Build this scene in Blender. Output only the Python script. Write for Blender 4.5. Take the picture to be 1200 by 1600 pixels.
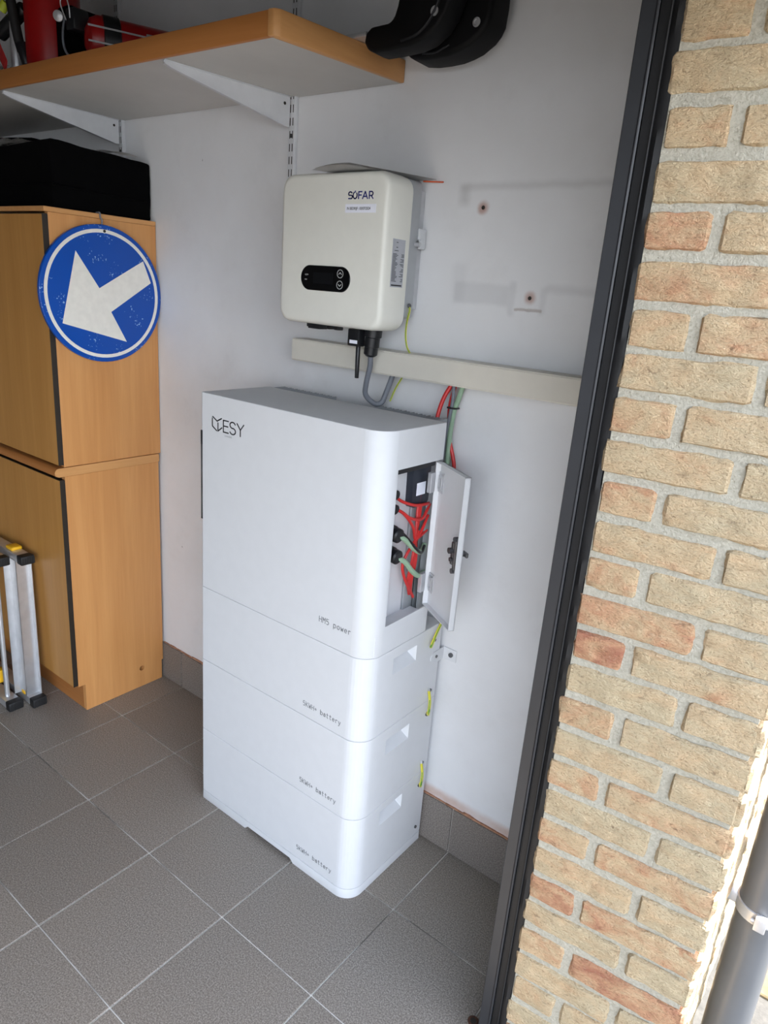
import bpy, bmesh, math, random
from mathutils import Vector, Matrix, noise

for o in list(bpy.data.objects):
    bpy.data.objects.remove(o)
scene = bpy.context.scene
col = scene.collection

# ------------------------------------------------------------------ camera
cam_data = bpy.data.cameras.new('camera')
cam_data.sensor_fit = 'AUTO'
cam_data.sensor_width = 36.0
cam_data.lens = 1085.85 * 36.0 / 1600.0
cam_data.clip_start = 0.02
cam = bpy.data.objects.new('camera', cam_data)
col.objects.link(cam)
cam.location = (1.7525, -1.4269, 1.4860)
cam.rotation_euler = (math.radians(72.36802), math.radians(-4.3271), math.radians(37.94193))
scene.camera = cam

# ------------------------------------------------------------------ world, sun, exposure
world = bpy.data.worlds.new('sky')
scene.world = world
world.use_nodes = True
wn = world.node_tree
wn.nodes.clear()
w_out = wn.nodes.new('ShaderNodeOutputWorld')
w_bg = wn.nodes.new('ShaderNodeBackground')
w_sky = wn.nodes.new('ShaderNodeTexSky')
w_sky.sky_type = 'NISHITA'
w_sky.sun_disc = False
w_sky.sun_elevation = math.radians(50)
w_sky.sun_rotation = math.radians(42)
w_sky.dust_density = 3.0
w_mix = wn.nodes.new('ShaderNodeMix')
w_mix.data_type = 'RGBA'
w_mix.inputs[0].default_value = 0.70          # bright thin cloud over the blue
# thin haze, whiter and brighter towards the horizon all the way round
w_tc = wn.nodes.new('ShaderNodeTexCoord')
w_sep = wn.nodes.new('ShaderNodeSeparateXYZ')
w_ramp = wn.nodes.new('ShaderNodeValToRGB')
w_ramp.color_ramp.elements[0].position = 0.0
w_ramp.color_ramp.elements[0].color = (0.80, 0.84, 0.90, 1)
w_ramp.color_ramp.elements[1].position = 0.75
w_ramp.color_ramp.elements[1].color = (0.30, 0.36, 0.46, 1)
w_gain = wn.nodes.new('ShaderNodeMix')
w_gain.data_type = 'RGBA'
w_gain.blend_type = 'MULTIPLY'
w_gain.inputs[0].default_value = 1.0
w_gain.inputs[7].default_value = (9.0, 9.0, 9.0, 1)
wn.links.new(w_tc.outputs['Generated'], w_sep.inputs[0])
wn.links.new(w_sep.outputs[2], w_ramp.inputs[0])
wn.links.new(w_ramp.outputs[0], w_gain.inputs[6])
wn.links.new(w_gain.outputs[2], w_mix.inputs[7])
wn.links.new(w_sky.outputs[0], w_mix.inputs[6])
wn.links.new(w_mix.outputs[2], w_bg.inputs[0])
w_bg.inputs[1].default_value = 0.22
wn.links.new(w_bg.outputs[0], w_out.inputs[0])

sun_data = bpy.data.lights.new('sun', 'SUN')
sun_data.energy = 4.5
sun_data.angle = math.radians(0.6)
sun_data.color = (1.0, 0.96, 0.89)
sun = bpy.data.objects.new('sun', sun_data)
col.objects.link(sun)
sun.rotation_euler = Vector((0.36, 0.22, 0.90)).to_track_quat('Z', 'Y').to_euler()

scene.view_settings.view_transform = 'Standard'
scene.view_settings.look = 'None'
scene.view_settings.exposure = 2.26
scene.view_settings.gamma = 1.0
scene.view_settings.use_curve_mapping = False

# ------------------------------------------------------------------ materials
def srgb(r, g, b):
    f = lambda c: (c / 255 / 12.92) if c / 255 <= 0.04045 else ((c / 255 + 0.055) / 1.055) ** 2.4
    return (f(r), f(g), f(b), 1.0)

class NT:
    """small wrapper around a node tree"""
    def __init__(self, name):
        self.m = bpy.data.materials.new(name)
        self.m.use_nodes = True
        self.t = self.m.node_tree
        self.b = self.t.nodes['Principled BSDF']
    def n(self, kind, **kw):
        node = self.t.nodes.new(kind)
        for k, v in kw.items():
            setattr(node, k, v)
        return node
    def l(self, a, b):
        self.t.links.new(a, b)
    def math(self, op, a, b=None, c=None, clamp=False):
        nd = self.n('ShaderNodeMath', operation=op, use_clamp=clamp)
        for i, v in enumerate((a, b, c)):
            if v is None: continue
            if hasattr(v, 'default_value') or hasattr(v, 'links'): self.l(v, nd.inputs[i])
            else: nd.inputs[i].default_value = v
        return nd.outputs[0]
    def mix(self, fac, a, b, blend='MIX'):
        nd = self.n('ShaderNodeMix', data_type='RGBA', blend_type=blend)
        for i, v in ((0, fac), (6, a), (7, b)):
            if hasattr(v, 'links'): self.l(v, nd.inputs[i])
            else: nd.inputs[i].default_value = v
        return nd.outputs[2]
    def noise(self, scale, detail=4, rough=0.55, vec=None, dist=0.0):
        nd = self.n('ShaderNodeTexNoise')
        nd.inputs['Scale'].default_value = scale
        nd.inputs['Detail'].default_value = detail
        nd.inputs['Roughness'].default_value = rough
        nd.inputs['Distortion'].default_value = dist
        if vec is not None: self.l(vec, nd.inputs['Vector'])
        return nd.outputs['Fac']
    def coords(self, scale=(1, 1, 1)):
        tc = self.n('ShaderNodeTexCoord')
        geo = self.n('ShaderNodeNewGeometry')
        mp = self.n('ShaderNodeMapping')
        mp.inputs['Scale'].default_value = scale
        self.l(geo.outputs['Position'], mp.inputs['Vector'])
        return mp.outputs['Vector']
    def ramp(self, fac, stops):
        nd = self.n('ShaderNodeValToRGB')
        els = nd.color_ramp.elements
        els[0].position, els[0].color = stops[0]
        els[1].position, els[1].color = stops[-1]
        for p, c in stops[1:-1]:
            e = els.new(p); e.color = c
        self.l(fac, nd.inputs[0])
        return nd.outputs[0]
    def bump(self, h, strength=0.3, dist=0.002):
        nd = self.n('ShaderNodeBump')
        nd.inputs['Strength'].default_value = strength
        nd.inputs['Distance'].default_value = dist
        self.l(h, nd.inputs['Height'])
        self.l(nd.outputs[0], self.b.inputs['Normal'])

def flat(name, c, rough=0.5, metal=0.0, var=0.06, scale=30.0, bump=0.0, coat=0.0):
    """plain procedural surface: one colour with slight mottling and an optional fine bump"""
    t = NT(name)
    v = t.coords()
    f = t.noise(scale, 3, 0.5, v)
    dark = tuple(x * (1 - var) for x in c[:3]) + (1,)
    lite = tuple(min(1, x * (1 + var)) for x in c[:3]) + (1,)
    t.l(t.ramp(f, [(0.35, dark), (0.65, lite)]), t.b.inputs['Base Color'])
    t.b.inputs['Roughness'].default_value = rough
    t.b.inputs['Metallic'].default_value = metal
    if coat: t.b.inputs['Coat Weight'].default_value = coat
    if bump: t.bump(t.noise(scale * 14, 3, 0.6, v), bump, 0.0006)
    return t.m

M = {}
M['white_coat'] = flat('white_powder_coat', srgb(216, 217, 219), 0.62, var=0.01, bump=0.06)
M['white_coat'].node_tree.nodes['Principled BSDF'].inputs['Specular IOR Level'].default_value = 0.3
M['white_inner'] = flat('white_inner_metal', srgb(222, 223, 225), 0.42, var=0.015)
M['inverter_shell'] = flat('off_white_shell', srgb(229, 228, 219), 0.40, var=0.012)
M['grey_alu'] = flat('grey_cast_aluminium', srgb(178, 181, 184), 0.42, 0.35, var=0.03)
M['fin'] = flat('fin_aluminium', srgb(160, 163, 166), 0.5, 0.3, var=0.05)
M['black_plastic'] = flat('black_plastic', srgb(24, 25, 28), 0.38, var=0.1)
M['black_gloss'] = flat('black_gloss_panel', srgb(9, 9, 11), 0.12, var=0.05)
M['screen'] = flat('unlit_screen', srgb(16, 17, 20), 0.2, var=0.05)
M['navy_plastic'] = flat('dark_navy_plastic', srgb(36, 41, 52), 0.45, var=0.06)
M['ink_black'] = flat('black_ink', srgb(18, 18, 22), 0.5)
M['ink_grey'] = flat('grey_ink', srgb(112, 114, 118), 0.5)
M['ink_blue'] = flat('blue_ink', srgb(36, 44, 122), 0.5)
M['print_white'] = flat('white_print', srgb(215, 215, 215), 0.5)
M['sticker'] = flat('white_sticker', srgb(240, 242, 252), 0.35, var=0.02)
M['sticker_grey'] = flat('silver_grey_sticker', srgb(178, 180, 187), 0.4, var=0.04)
M['steel'] = flat('zinc_steel', srgb(196, 197, 200), 0.34, 0.5, var=0.08)
M['dark_steel'] = flat('dark_steel', srgb(104, 104, 106), 0.26, 0.6, var=0.15)
M['red_wire'] = flat('red_cable_sheath', srgb(205, 42, 40), 0.4, var=0.06)
M['green_wire'] = flat('pale_green_cable_sheath', srgb(150, 178, 150), 0.45, var=0.06)
M['grey_cable'] = flat('grey_cable_sheath', srgb(112, 116, 124), 0.45, var=0.04)
M['duct'] = flat('cream_plastic_duct', srgb(216, 211, 199), 0.42, var=0.015)
M['shelf_white'] = flat('white_melamine', srgb(196, 194, 190), 0.45, var=0.03, scale=8)
M['bracket_white'] = flat('white_painted_steel', srgb(212, 214, 217), 0.4, var=0.03)
M['paper'] = flat('white_paper', srgb(215, 215, 215), 0.6, var=0.03)
M['black_fabric'] = flat('black_case_fabric', srgb(6, 6, 7), 0.95, var=0.15, bump=0.3)
M['black_fabric'].node_tree.nodes['Principled BSDF'].inputs['Specular IOR Level'].default_value = 0.06
M['pad_cover'] = flat('black_pad_cover', srgb(8, 8, 10), 0.6, var=0.15, bump=0.2)
M['pad_cover'].node_tree.nodes['Principled BSDF'].inputs['Specular IOR Level'].default_value = 0.2
M['dark_edge'] = flat('dark_brown_edging', srgb(40, 33, 26), 0.5, var=0.1)
M['alu'] = flat('brushed_aluminium', srgb(212, 213, 215), 0.3, 0.75, var=0.05)
M['yellow_plastic'] = flat('yellow_plastic', srgb(232, 178, 30), 0.45, var=0.05)
M['rubber'] = flat('black_rubber', srgb(26, 26, 27), 0.6, var=0.12)
M['red_paint'] = flat('red_enamel', srgb(150, 12, 14), 0.34, var=0.08)
M['red_strap'] = flat('red_webbing', srgb(180, 40, 42), 0.7, var=0.1)
M['pipe'] = flat('grey_plastic_pipe', srgb(92, 94, 97), 0.34, var=0.05, scale=12)
M['frame'] = flat('anthracite_frame', srgb(42, 43, 46), 0.40, var=0.05)
M['gasket'] = flat('black_sealant', srgb(14, 14, 16), 0.55, var=0.2, bump=0.4)
M['sign_blue'] = None
M['rust'] = flat('rusty_steel', srgb(92, 62, 48), 0.8, 0.2, var=0.35, scale=200)
M['orange_wire'] = flat('orange_wire', srgb(214, 92, 50), 0.5)

def wood_mat(name, dark, lite, axis=2, rough=0.42):
    t = NT(name)
    sc = [26, 26, 26]; sc[axis] = 1.3
    v = t.coords(tuple(sc))
    f = t.noise(1.0, 5, 0.6, v, 0.4)
    sc2 = [230, 230, 230]; sc2[axis] = 7
    f2 = t.noise(1.0, 2, 0.5, t.coords(tuple(sc2)))
    c = t.ramp(f, [(0.3, dark), (0.7, lite)])
    c = t.mix(t.math('MULTIPLY', f2, 0.22), c, tuple(x * 0.72 for x in dark[:3]) + (1,))
    t.l(c, t.b.inputs['Base Color'])
    t.b.inputs['Roughness'].default_value = rough
    t.bump(f2, 0.05, 0.0005)
    return t.m
M['wood'] = wood_mat('beech_veneer_upright', srgb(198, 138, 80), srgb(216, 158, 98))
M['wood_door'] = wood_mat('beech_door_veneer', srgb(178, 126, 62), srgb(194, 142, 78))
M['wood_y'] = wood_mat('beech_veneer_lengthwise', srgb(196, 140, 84), srgb(214, 160, 102), axis=1)
M['wood_x'] = wood_mat('beech_veneer_crosswise', srgb(166, 106, 54), srgb(184, 122, 66), axis=0)  # darker base puts the shade of front-facing edges into the tone

def tile_mat(name, base):
    t = NT(name)
    v = t.coords()
    f = t.noise(300, 2, 0.6, v)
    g = t.noise(3.0, 4, 0.6, v)
    d = tuple(x * 0.55 for x in base[:3]) + (1,)
    l = tuple(x * 1.65 for x in base[:3]) + (1,)
    c = t.ramp(f, [(0.36, d), (0.5, base), (0.64, l)])
    warm = (base[0] * 1.25, base[1] * 1.05, base[2] * 0.85, 1)
    c = t.mix(t.math('MULTIPLY', g, 0.45), c, warm)
    oi = t.n('ShaderNodeObjectInfo')
    c = t.mix(1.0, c, t.ramp(oi.outputs['Random'], [(0, (0.92, 0.92, 0.92, 1)), (1, (1.06, 1.06, 1.06, 1))]), 'MULTIPLY')
    t.l(c, t.b.inputs['Base Color'])
    t.l(t.math('MULTIPLY_ADD', g, 0.2, 0.36), t.b.inputs['Roughness'])
    t.bump(f, 0.25, 0.0006)
    return t.m
M['tile'] = tile_mat('dark_grey_speckled_tile', srgb(134, 128, 121))
M['skirting'] = tile_mat('dark_grey_skirting_tile', srgb(118, 113, 109))

def grout_mat():
    t = NT('floor_grout')
    g = t.noise(3.4, 3, 0.6, t.coords())
    t.l(t.ramp(g, [(0.40, srgb(134, 128, 120)), (0.52, srgb(232, 228, 220))]), t.b.inputs['Base Color'])
    t.b.inputs['Roughness'].default_value = 0.85
    return t.m
M['grout'] = grout_mat()
M['terracotta'] = flat('terracotta_mortar', srgb(176, 130, 104), 0.9, var=0.25, scale=60, bump=0.4)

def mortar_mat():
    t = NT('pale_rough_mortar')
    v = t.coords()
    f = t.noise(190, 5, 0.7, v)
    g = t.noise(9, 3, 0.6, v)
    c = t.ramp(f, [(0.3, srgb(160, 154, 138)), (0.7, srgb(206, 200, 184))])
    c = t.mix(t.math('MULTIPLY', g, 0.5), c, srgb(178, 172, 154))
    t.l(c, t.b.inputs['Base Color'])
    t.b.inputs['Roughness'].default_value = 0.95
    t.bump(f, 0.9, 0.005)
    return t.m
M['mortar'] = mortar_mat()

def brick_mat():
    """hand-moulded brick; the object's colour carries how red it is"""
    t = NT('hand_moulded_brick')
    oi = t.n('ShaderNodeObjectInfo')
    geo = t.n('ShaderNodeNewGeometry')
    addv = t.n('ShaderNodeVectorMath', operation='ADD')
    comb = t.n('ShaderNodeCombineXYZ')
    t.l(t.math('MULTIPLY', oi.outputs['Random'], 37.0), comb.inputs[0])
    t.l(t.math('MULTIPLY', oi.outputs['Random'], 11.0), comb.inputs[2])
    t.l(geo.outputs['Position'], addv.inputs[0]); t.l(comb.outputs[0], addv.inputs[1])
    mp = t.n('ShaderNodeMapping'); mp.inputs['Scale'].default_value = (1, 1, 1.7)
    t.l(addv.outputs[0], mp.inputs['Vector'])
    v = mp.outputs['Vector']
    big = t.noise(16, 4, 0.6, v, 0.6)
    fine = t.noise(210, 4, 0.75, v, 0.3)
    crease = t.noise(42, 5, 0.72, v, 0.7)
    sep = t.n('ShaderNodeSeparateColor'); t.l(oi.outputs['Color'], sep.inputs[0])
    red = t.math('ADD', t.math('MULTIPLY_ADD', big, 1.5, -0.80), sep.outputs[0], clamp=True)
    c = t.ramp(red, [(0.0, srgb(212, 192, 156)), (0.4, srgb(218, 188, 148)), (0.72, srgb(210, 160, 122)), (1.0, srgb(178, 116, 90))])
    c = t.mix(t.math('MULTIPLY', t.ramp(fine, [(0.30, (1, 1, 1, 1)), (0.48, (0, 0, 0, 1))]), 0.6), c, srgb(132, 94, 64))
    c = t.mix(t.math('MULTIPLY', t.ramp(fine, [(0.58, (0, 0, 0, 1)), (0.75, (1, 1, 1, 1))]), 0.6), c, srgb(226, 210, 180))
    c = t.mix(t.math('MULTIPLY', t.ramp(crease, [(0.28, (1, 1, 1, 1)), (0.40, (0, 0, 0, 1))]), 0.6), c, srgb(104, 74, 52))  # hollows darkened in the colour, painting shade into the relief
    t.l(c, t.b.inputs['Base Color'])
    t.b.inputs['Roughness'].default_value = 0.92
    h = t.math('ADD', t.math('MULTIPLY', crease, 0.9), t.math('MULTIPLY', fine, 0.5))
    t.bump(h, 1.0, 0.011)
    return t.m
M['brick'] = brick_mat()

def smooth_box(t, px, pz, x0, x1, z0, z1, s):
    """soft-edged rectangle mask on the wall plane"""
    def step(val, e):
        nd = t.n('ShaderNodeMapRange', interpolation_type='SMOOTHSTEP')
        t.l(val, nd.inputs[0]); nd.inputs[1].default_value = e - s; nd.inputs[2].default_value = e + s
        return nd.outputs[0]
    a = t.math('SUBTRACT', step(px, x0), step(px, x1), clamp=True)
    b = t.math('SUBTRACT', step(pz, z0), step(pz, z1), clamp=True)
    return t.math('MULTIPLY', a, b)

def wall_mat():
    """white emulsion with a darker band high up, handling marks, a ghost of an old cabinet, rust round two drill holes"""
    t = NT('white_wall_paint')
    geo = t.n('ShaderNodeNewGeometry')
    v = geo.outputs['Position']
    sx = t.n('ShaderNodeSeparateXYZ'); t.l(v, sx.inputs[0])
    big = t.noise(2.6, 4, 0.6, v)
    wob = t.noise(22, 3, 0.6, v)
    px = t.math('ADD', sx.outputs[0], t.math('MULTIPLY_ADD', wob, 0.012, -0.006))
    pz = t.math('ADD', sx.outputs[2], t.math('MULTIPLY_ADD', wob, 0.012, -0.006))
    base = t.ramp(big, [(0.3, srgb(220, 220, 221)), (0.7, srgb(230, 231, 233))])
    c = base
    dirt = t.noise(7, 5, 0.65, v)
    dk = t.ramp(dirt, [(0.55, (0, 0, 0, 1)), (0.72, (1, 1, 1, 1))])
    c = t.mix(t.math('MULTIPLY', dk, 0.10), c, srgb(170, 168, 164))
    def mark(c, mask, k, colr):
        return t.mix(t.math('MULTIPLY', mask, k), c, colr)
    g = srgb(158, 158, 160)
    c = mark(c, smooth_box(t, px, pz, 0.835, 1.34, 1.713, 1.724, 0.009), 0.30, srgb(150, 148, 146))  # soft-edged darker band across the upper wall
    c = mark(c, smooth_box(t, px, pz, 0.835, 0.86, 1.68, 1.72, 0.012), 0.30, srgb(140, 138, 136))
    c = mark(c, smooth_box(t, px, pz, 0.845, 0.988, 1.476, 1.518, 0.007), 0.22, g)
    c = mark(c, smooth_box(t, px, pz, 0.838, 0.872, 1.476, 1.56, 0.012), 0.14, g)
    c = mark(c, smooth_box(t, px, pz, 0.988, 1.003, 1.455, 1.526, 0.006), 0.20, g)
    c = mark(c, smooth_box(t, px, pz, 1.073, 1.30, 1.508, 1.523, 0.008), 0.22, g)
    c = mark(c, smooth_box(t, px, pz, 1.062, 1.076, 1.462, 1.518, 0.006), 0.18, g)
    c = mark(c, smooth_box(t, px, pz, 1.005, 1.07, 1.467, 1.473, 0.002), t.math('MULTIPLY', dirt, 0.75), srgb(120, 86, 60))
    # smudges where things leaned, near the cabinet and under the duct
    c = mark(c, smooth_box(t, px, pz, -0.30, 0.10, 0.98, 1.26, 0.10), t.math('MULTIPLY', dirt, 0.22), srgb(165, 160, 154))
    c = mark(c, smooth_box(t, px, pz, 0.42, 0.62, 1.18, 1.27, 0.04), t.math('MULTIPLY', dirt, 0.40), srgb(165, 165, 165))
    c = mark(c, smooth_box(t, px, pz, 0.90, 1.40, 0.145, 0.175, 0.012), t.math('MULTIPLY', dirt, 1.0), srgb(186, 140, 112))
    # specks
    vor = t.n('ShaderNodeTexVoronoi'); vor.inputs['Scale'].default_value = 9.0; t.l(v, vor.inputs['Vector'])
    spk = t.math('LESS_THAN', vor.outputs['Distance'], 0.035)
    c = t.mix(t.math('MULTIPLY', spk, t.math('MULTIPLY', t.math('GREATER_THAN', dirt, 0.52), 0.55)), c, srgb(96, 92, 88))
    # rust halos round the two holes
    for hx, hz in ((0.898, 1.676), (1.038, 1.495)):
        dx = t.math('SUBTRACT', px, hx); dz = t.math('SUBTRACT', pz, hz)
        d = t.math('SQRT', t.math('ADD', t.math('MULTIPLY', dx, dx), t.math('MULTIPLY', dz, dz)))
        r = t.n('ShaderNodeMapRange', interpolation_type='SMOOTHSTEP')
        t.l(d, r.inputs[0]); r.inputs[1].default_value = 0.005; r.inputs[2].default_value = 0.019
        r.inputs[3].default_value = 0.85; r.inputs[4].default_value = 0.0
        c = t.mix(t.math('MULTIPLY', r.outputs[0], t.math('MULTIPLY_ADD', wob, 1.1, 0.2), clamp=True), c, srgb(168, 116, 96))
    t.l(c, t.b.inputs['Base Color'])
    t.b.inputs['Roughness'].default_value = 0.62
    t.bump(t.math('ADD', t.noise(14, 4, 0.6, v), t.math('MULTIPLY', t.noise(120, 3, 0.6, v), 0.15)), 0.22, 0.006)
    return t.m
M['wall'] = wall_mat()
M['plaster'] = flat('dark_plaster', srgb(92, 90, 88), 0.7, var=0.03, scale=3)  # unseen walls, toned dark to cut the light they bounce
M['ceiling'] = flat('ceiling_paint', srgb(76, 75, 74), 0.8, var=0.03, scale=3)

def concrete_mat():
    t = NT('dark_driveway_paving')
    v = t.coords()
    f = t.noise(60, 5, 0.7, v)
    t.l(t.ramp(f, [(0.3, srgb(66, 65, 63)), (0.7, srgb(88, 86, 83))]), t.b.inputs['Base Color'])  # kept dark to limit light bounced up off the ground
    t.b.inputs['Roughness'].default_value = 0.9
    t.bump(f, 0.4, 0.003)
    return t.m
M['paving'] = concrete_mat()
M['paving_sunlit'] = flat('sunlit_paving', srgb(112, 98, 72), 0.9, var=0.2, scale=50, bump=0.4)

def sign_mat():
    """blue enamel with chips worn to white"""
    t = NT('blue_sign_enamel')
    v = t.coords()
    cl = t.noise(14, 2, 0.5, v)
    f = t.noise(150, 3, 0.6, v)
    m = t.math('MULTIPLY', t.math('GREATER_THAN', f, 0.635), t.math('GREATER_THAN', cl, 0.56))
    t.l(t.mix(m, srgb(0, 74, 168), srgb(170, 200, 232)), t.b.inputs['Base Color'])
    t.b.inputs['Roughness'].default_value = 0.3
    return t.m
M['sign_blue'] = sign_mat()
M['sign_white'] = flat('white_sign_film', srgb(232, 229, 220), 0.35, var=0.03, scale=50)

def earth_mat():
    """earth-wire sheath: green with a yellow stripe along it"""
    t = NT('green_yellow_sheath')
    tc = t.n('ShaderNodeUVMap')
    geo = t.n('ShaderNodeNewGeometry')
    sx = t.n('ShaderNodeSeparateXYZ'); t.l(geo.outputs['Normal'], sx.inputs[0])
    f = t.math('GREATER_THAN', t.math('SUBTRACT', t.math('MULTIPLY', sx.outputs[0], 0.5), t.math('MULTIPLY', sx.outputs[1], 0.9)), 0.84)
    t.l(t.mix(f, srgb(214, 205, 60), srgb(84, 140, 52)), t.b.inputs['Base Color'])
    t.b.inputs['Roughness'].default_value = 0.4
    return t.m
M['earth'] = earth_mat()
M['yellow_sleeve'] = flat('yellow_sleeve', srgb(214, 200, 60), 0.4)

def film_mat():
    t = NT('clear_crumpled_film')
    t.b.inputs['Base Color'].default_value = (0.86, 0.86, 0.84, 1)
    t.b.inputs['Roughness'].default_value = 0.18
    t.b.inputs['Alpha'].default_value = 0.42
    return t.m
M['film'] = film_mat()

# ------------------------------------------------------------------ builders
ORIG = {}          # world-space origin of each object

class MB:
    """collects shapes given in world coordinates; build() links them as one mesh object"""
    def __init__(self):
        self.bm = bmesh.new()
    def _merge(self, other):
        me = bpy.data.meshes.new('tmp'); other.to_mesh(me); other.free()
        self.bm.from_mesh(me); bpy.data.meshes.remove(me)
        return self
    def box(self, x0, x1, y0, y1, z0, z1, bev=0.0, seg=2, mat=None):
        b = bmesh.new()
        bmesh.ops.create_cube(b, size=1.0)
        for v in b.verts:
            v.co = Vector((x0 + (v.co.x + .5) * (x1 - x0), y0 + (v.co.y + .5) * (y1 - y0), z0 + (v.co.z + .5) * (z1 - z0)))
        if bev: bmesh.ops.bevel(b, geom=b.edges[:], offset=bev, segments=seg, profile=0.5, affect='EDGES')
        if mat is not None: bmesh.ops.transform(b, matrix=mat, verts=b.verts[:])
        return self._merge(b)
    def prism(self, pts, vec, bev=0.0, seg=2):
        """polygon of 3D points pushed along vec"""
        b = bmesh.new()
        vec = Vector(vec)
        a = [b.verts.new(Vector(p)) for p in pts]
        c = [b.verts.new(Vector(p) + vec) for p in pts]
        n = len(pts)
        b.faces.new(a); b.faces.new(c[::-1])
        for i in range(n):
            b.faces.new((a[i], c[i], c[(i + 1) % n], a[(i + 1) % n])[::-1])
        bmesh.ops.recalc_face_normals(b, faces=b.faces[:])
        if bev:
            es = [e for e in b.edges if len(e.link_faces) == 2 and e.calc_face_angle(0) > 0.5]
            bmesh.ops.bevel(b, geom=es, offset=bev, segments=seg, profile=0.5, affect='EDGES', clamp_overlap=True)
        return self._merge(b)
    def cyl(self, p, q, r, r2=None, n=20, bev=0.0):
        p, q = Vector(p), Vector(q)
        d = q - p
        b = bmesh.new()
        bmesh.ops.create_cone(b, cap_ends=True, segments=n, radius1=r, radius2=r if r2 is None else r2, depth=d.length)
        if bev:
            es = [e for e in b.edges if e.calc_face_angle(0) > 0.8]
            bmesh.ops.bevel(b, geom=es, offset=bev, segments=2, profile=0.5, affect='EDGES')
        m = Matrix.Translation((p + q) / 2) @ d.to_track_quat('Z', 'Y').to_matrix().to_4x4()
        bmesh.ops.transform(b, matrix=m, verts=b.verts[:])
        return self._merge(b)
    def tube(self, pts, r, n=10, samples=8, flat_=1.0):
        """smooth tube through points (Catmull-Rom)"""
        P = [Vector(p) for p in pts]
        if len(P) > 2:
            Q = [P[0] * 2 - P[1]] + P + [P[-1] * 2 - P[-2]]
            path = []
            for i in range(1, len(Q) - 2):
                a, b_, c, d = Q[i - 1:i + 3]
                for s in range(samples):
                    t = s / samples
                    path.append(0.5 * ((2 * b_) + (c - a) * t + (2 * a - 5 * b_ + 4 * c - d) * t * t + (3 * b_ - a - 3 * c + d) * t ** 3))
            path.append(P[-1])
        else:
            path = P
        b = bmesh.new()
        rings = []
        up = None
        for i, p in enumerate(path):
            d = (path[min(i + 1, len(path) - 1)] - path[max(i - 1, 0)]).normalized()
            if up is None:
                up = Vector((0, 0, 1)) if abs(d.z) < 0.9 else Vector((1, 0, 0))
            u = (up - d * up.dot(d)).normalized(); w = d.cross(u); up = u
            rings.append([b.verts.new(p + u * (math.cos(2 * math.pi * k / n) * r) + w * (math.sin(2 * math.pi * k / n) * r * flat_)) for k in range(n)])
        for a, c in zip(rings, rings[1:]):
            for k in range(n):
                b.faces.new((a[k], a[(k + 1) % n], c[(k + 1) % n], c[k]))
        b.faces.new(rings[0][::-1]); b.faces.new(rings[-1])
        bmesh.ops.recalc_face_normals(b, faces=b.faces[:])
        return self._merge(b)
    def lathe(self, c, axis, prof, n=28):
        """profile [(r, h)] turned about an axis through c"""
        b = bmesh.new()
        q = Vector(axis).normalized().to_track_quat('Z', 'Y').to_matrix()
        rings = []
        for r, h in prof:
            rings.append([b.verts.new(Vector(c) + q @ Vector((math.cos(2 * math.pi * k / n) * r, math.sin(2 * math.pi * k / n) * r, h))) for k in range(n)])
        for a, d in zip(rings, rings[1:]):
            for k in range(n):
                b.faces.new((a[k], a[(k + 1) % n], d[(k + 1) % n], d[k]))
        b.faces.new(rings[0][::-1]); b.faces.new(rings[-1])
        bmesh.ops.recalc_face_normals(b, faces=b.faces[:])
        return self._merge(b)
    def build(self, name, material, parent=None, smooth=True, origin=None):
        bm = self.bm
        bmesh.ops.recalc_face_normals(bm, faces=bm.faces[:])
        if parent is not None:
            o0 = ORIG[parent]
        elif origin is not None:
            o0 = Vector(origin)
        else:
            xs = [v.co for v in bm.verts]
            o0 = Vector((sum(v.x for v in xs) / len(xs), sum(v.y for v in xs) / len(xs), min(v.z for v in xs)))
        bmesh.ops.translate(bm, vec=-o0, verts=bm.verts[:])
        if smooth:
            for f in bm.faces: f.smooth = True
            for e in bm.edges:
                if len(e.link_faces) == 2 and e.calc_face_angle(0) > 0.6: e.smooth = False
        me = bpy.data.meshes.new(name)
        bm.to_mesh(me); bm.free()
        me.materials.append(material)
        ob = bpy.data.objects.new(name, me)
        col.objects.link(ob)
        if parent is not None: ob.parent = parent
        else: ob.location = o0
        ORIG[ob] = o0
        return ob

def cut(ob, cutter_mb):
    """subtract a shape from a mesh once, keeping only the result"""
    bm = cutter_mb.bm
    bmesh.ops.recalc_face_normals(bm, faces=bm.faces[:])
    bmesh.ops.translate(bm, vec=-ORIG[ob], verts=bm.verts[:])
    me = bpy.data.meshes.new('cutter'); bm.to_mesh(me); bm.free()
    c = bpy.data.objects.new('cutter', me); col.objects.link(c)
    c.matrix_world = Matrix.Translation(ORIG[ob])
    if ob.parent is None: ob.location = ORIG[ob]
    md = ob.modifiers.new('cut', 'BOOLEAN'); md.operation = 'DIFFERENCE'; md.object = c; md.solver = 'EXACT'
    bpy.context.view_layer.update()
    dg = bpy.context.evaluated_depsgraph_get()
    new = bpy.data.meshes.new_from_object(ob.evaluated_get(dg))
    old = ob.data
    ob.modifiers.clear()
    ob.data = new
    new.name = old.name
    bpy.data.meshes.remove(old)
    bpy.data.objects.remove(c); bpy.data.meshes.remove(me)
    return ob

def tag(o, label=None, cat=None, group=None, kind=None):
    if label: o['label'] = label
    if cat: o['category'] = cat
    if group: o['group'] = group
    if kind: o['kind'] = kind
    return o

def thing(name, loc, label, cat, group=None):
    o = bpy.data.objects.new(name, None)
    o.empty_display_size = 0.05
    col.objects.link(o)
    o.location = loc
    ORIG[o] = Vector(loc)
    return tag(o, label, cat, group)

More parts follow.
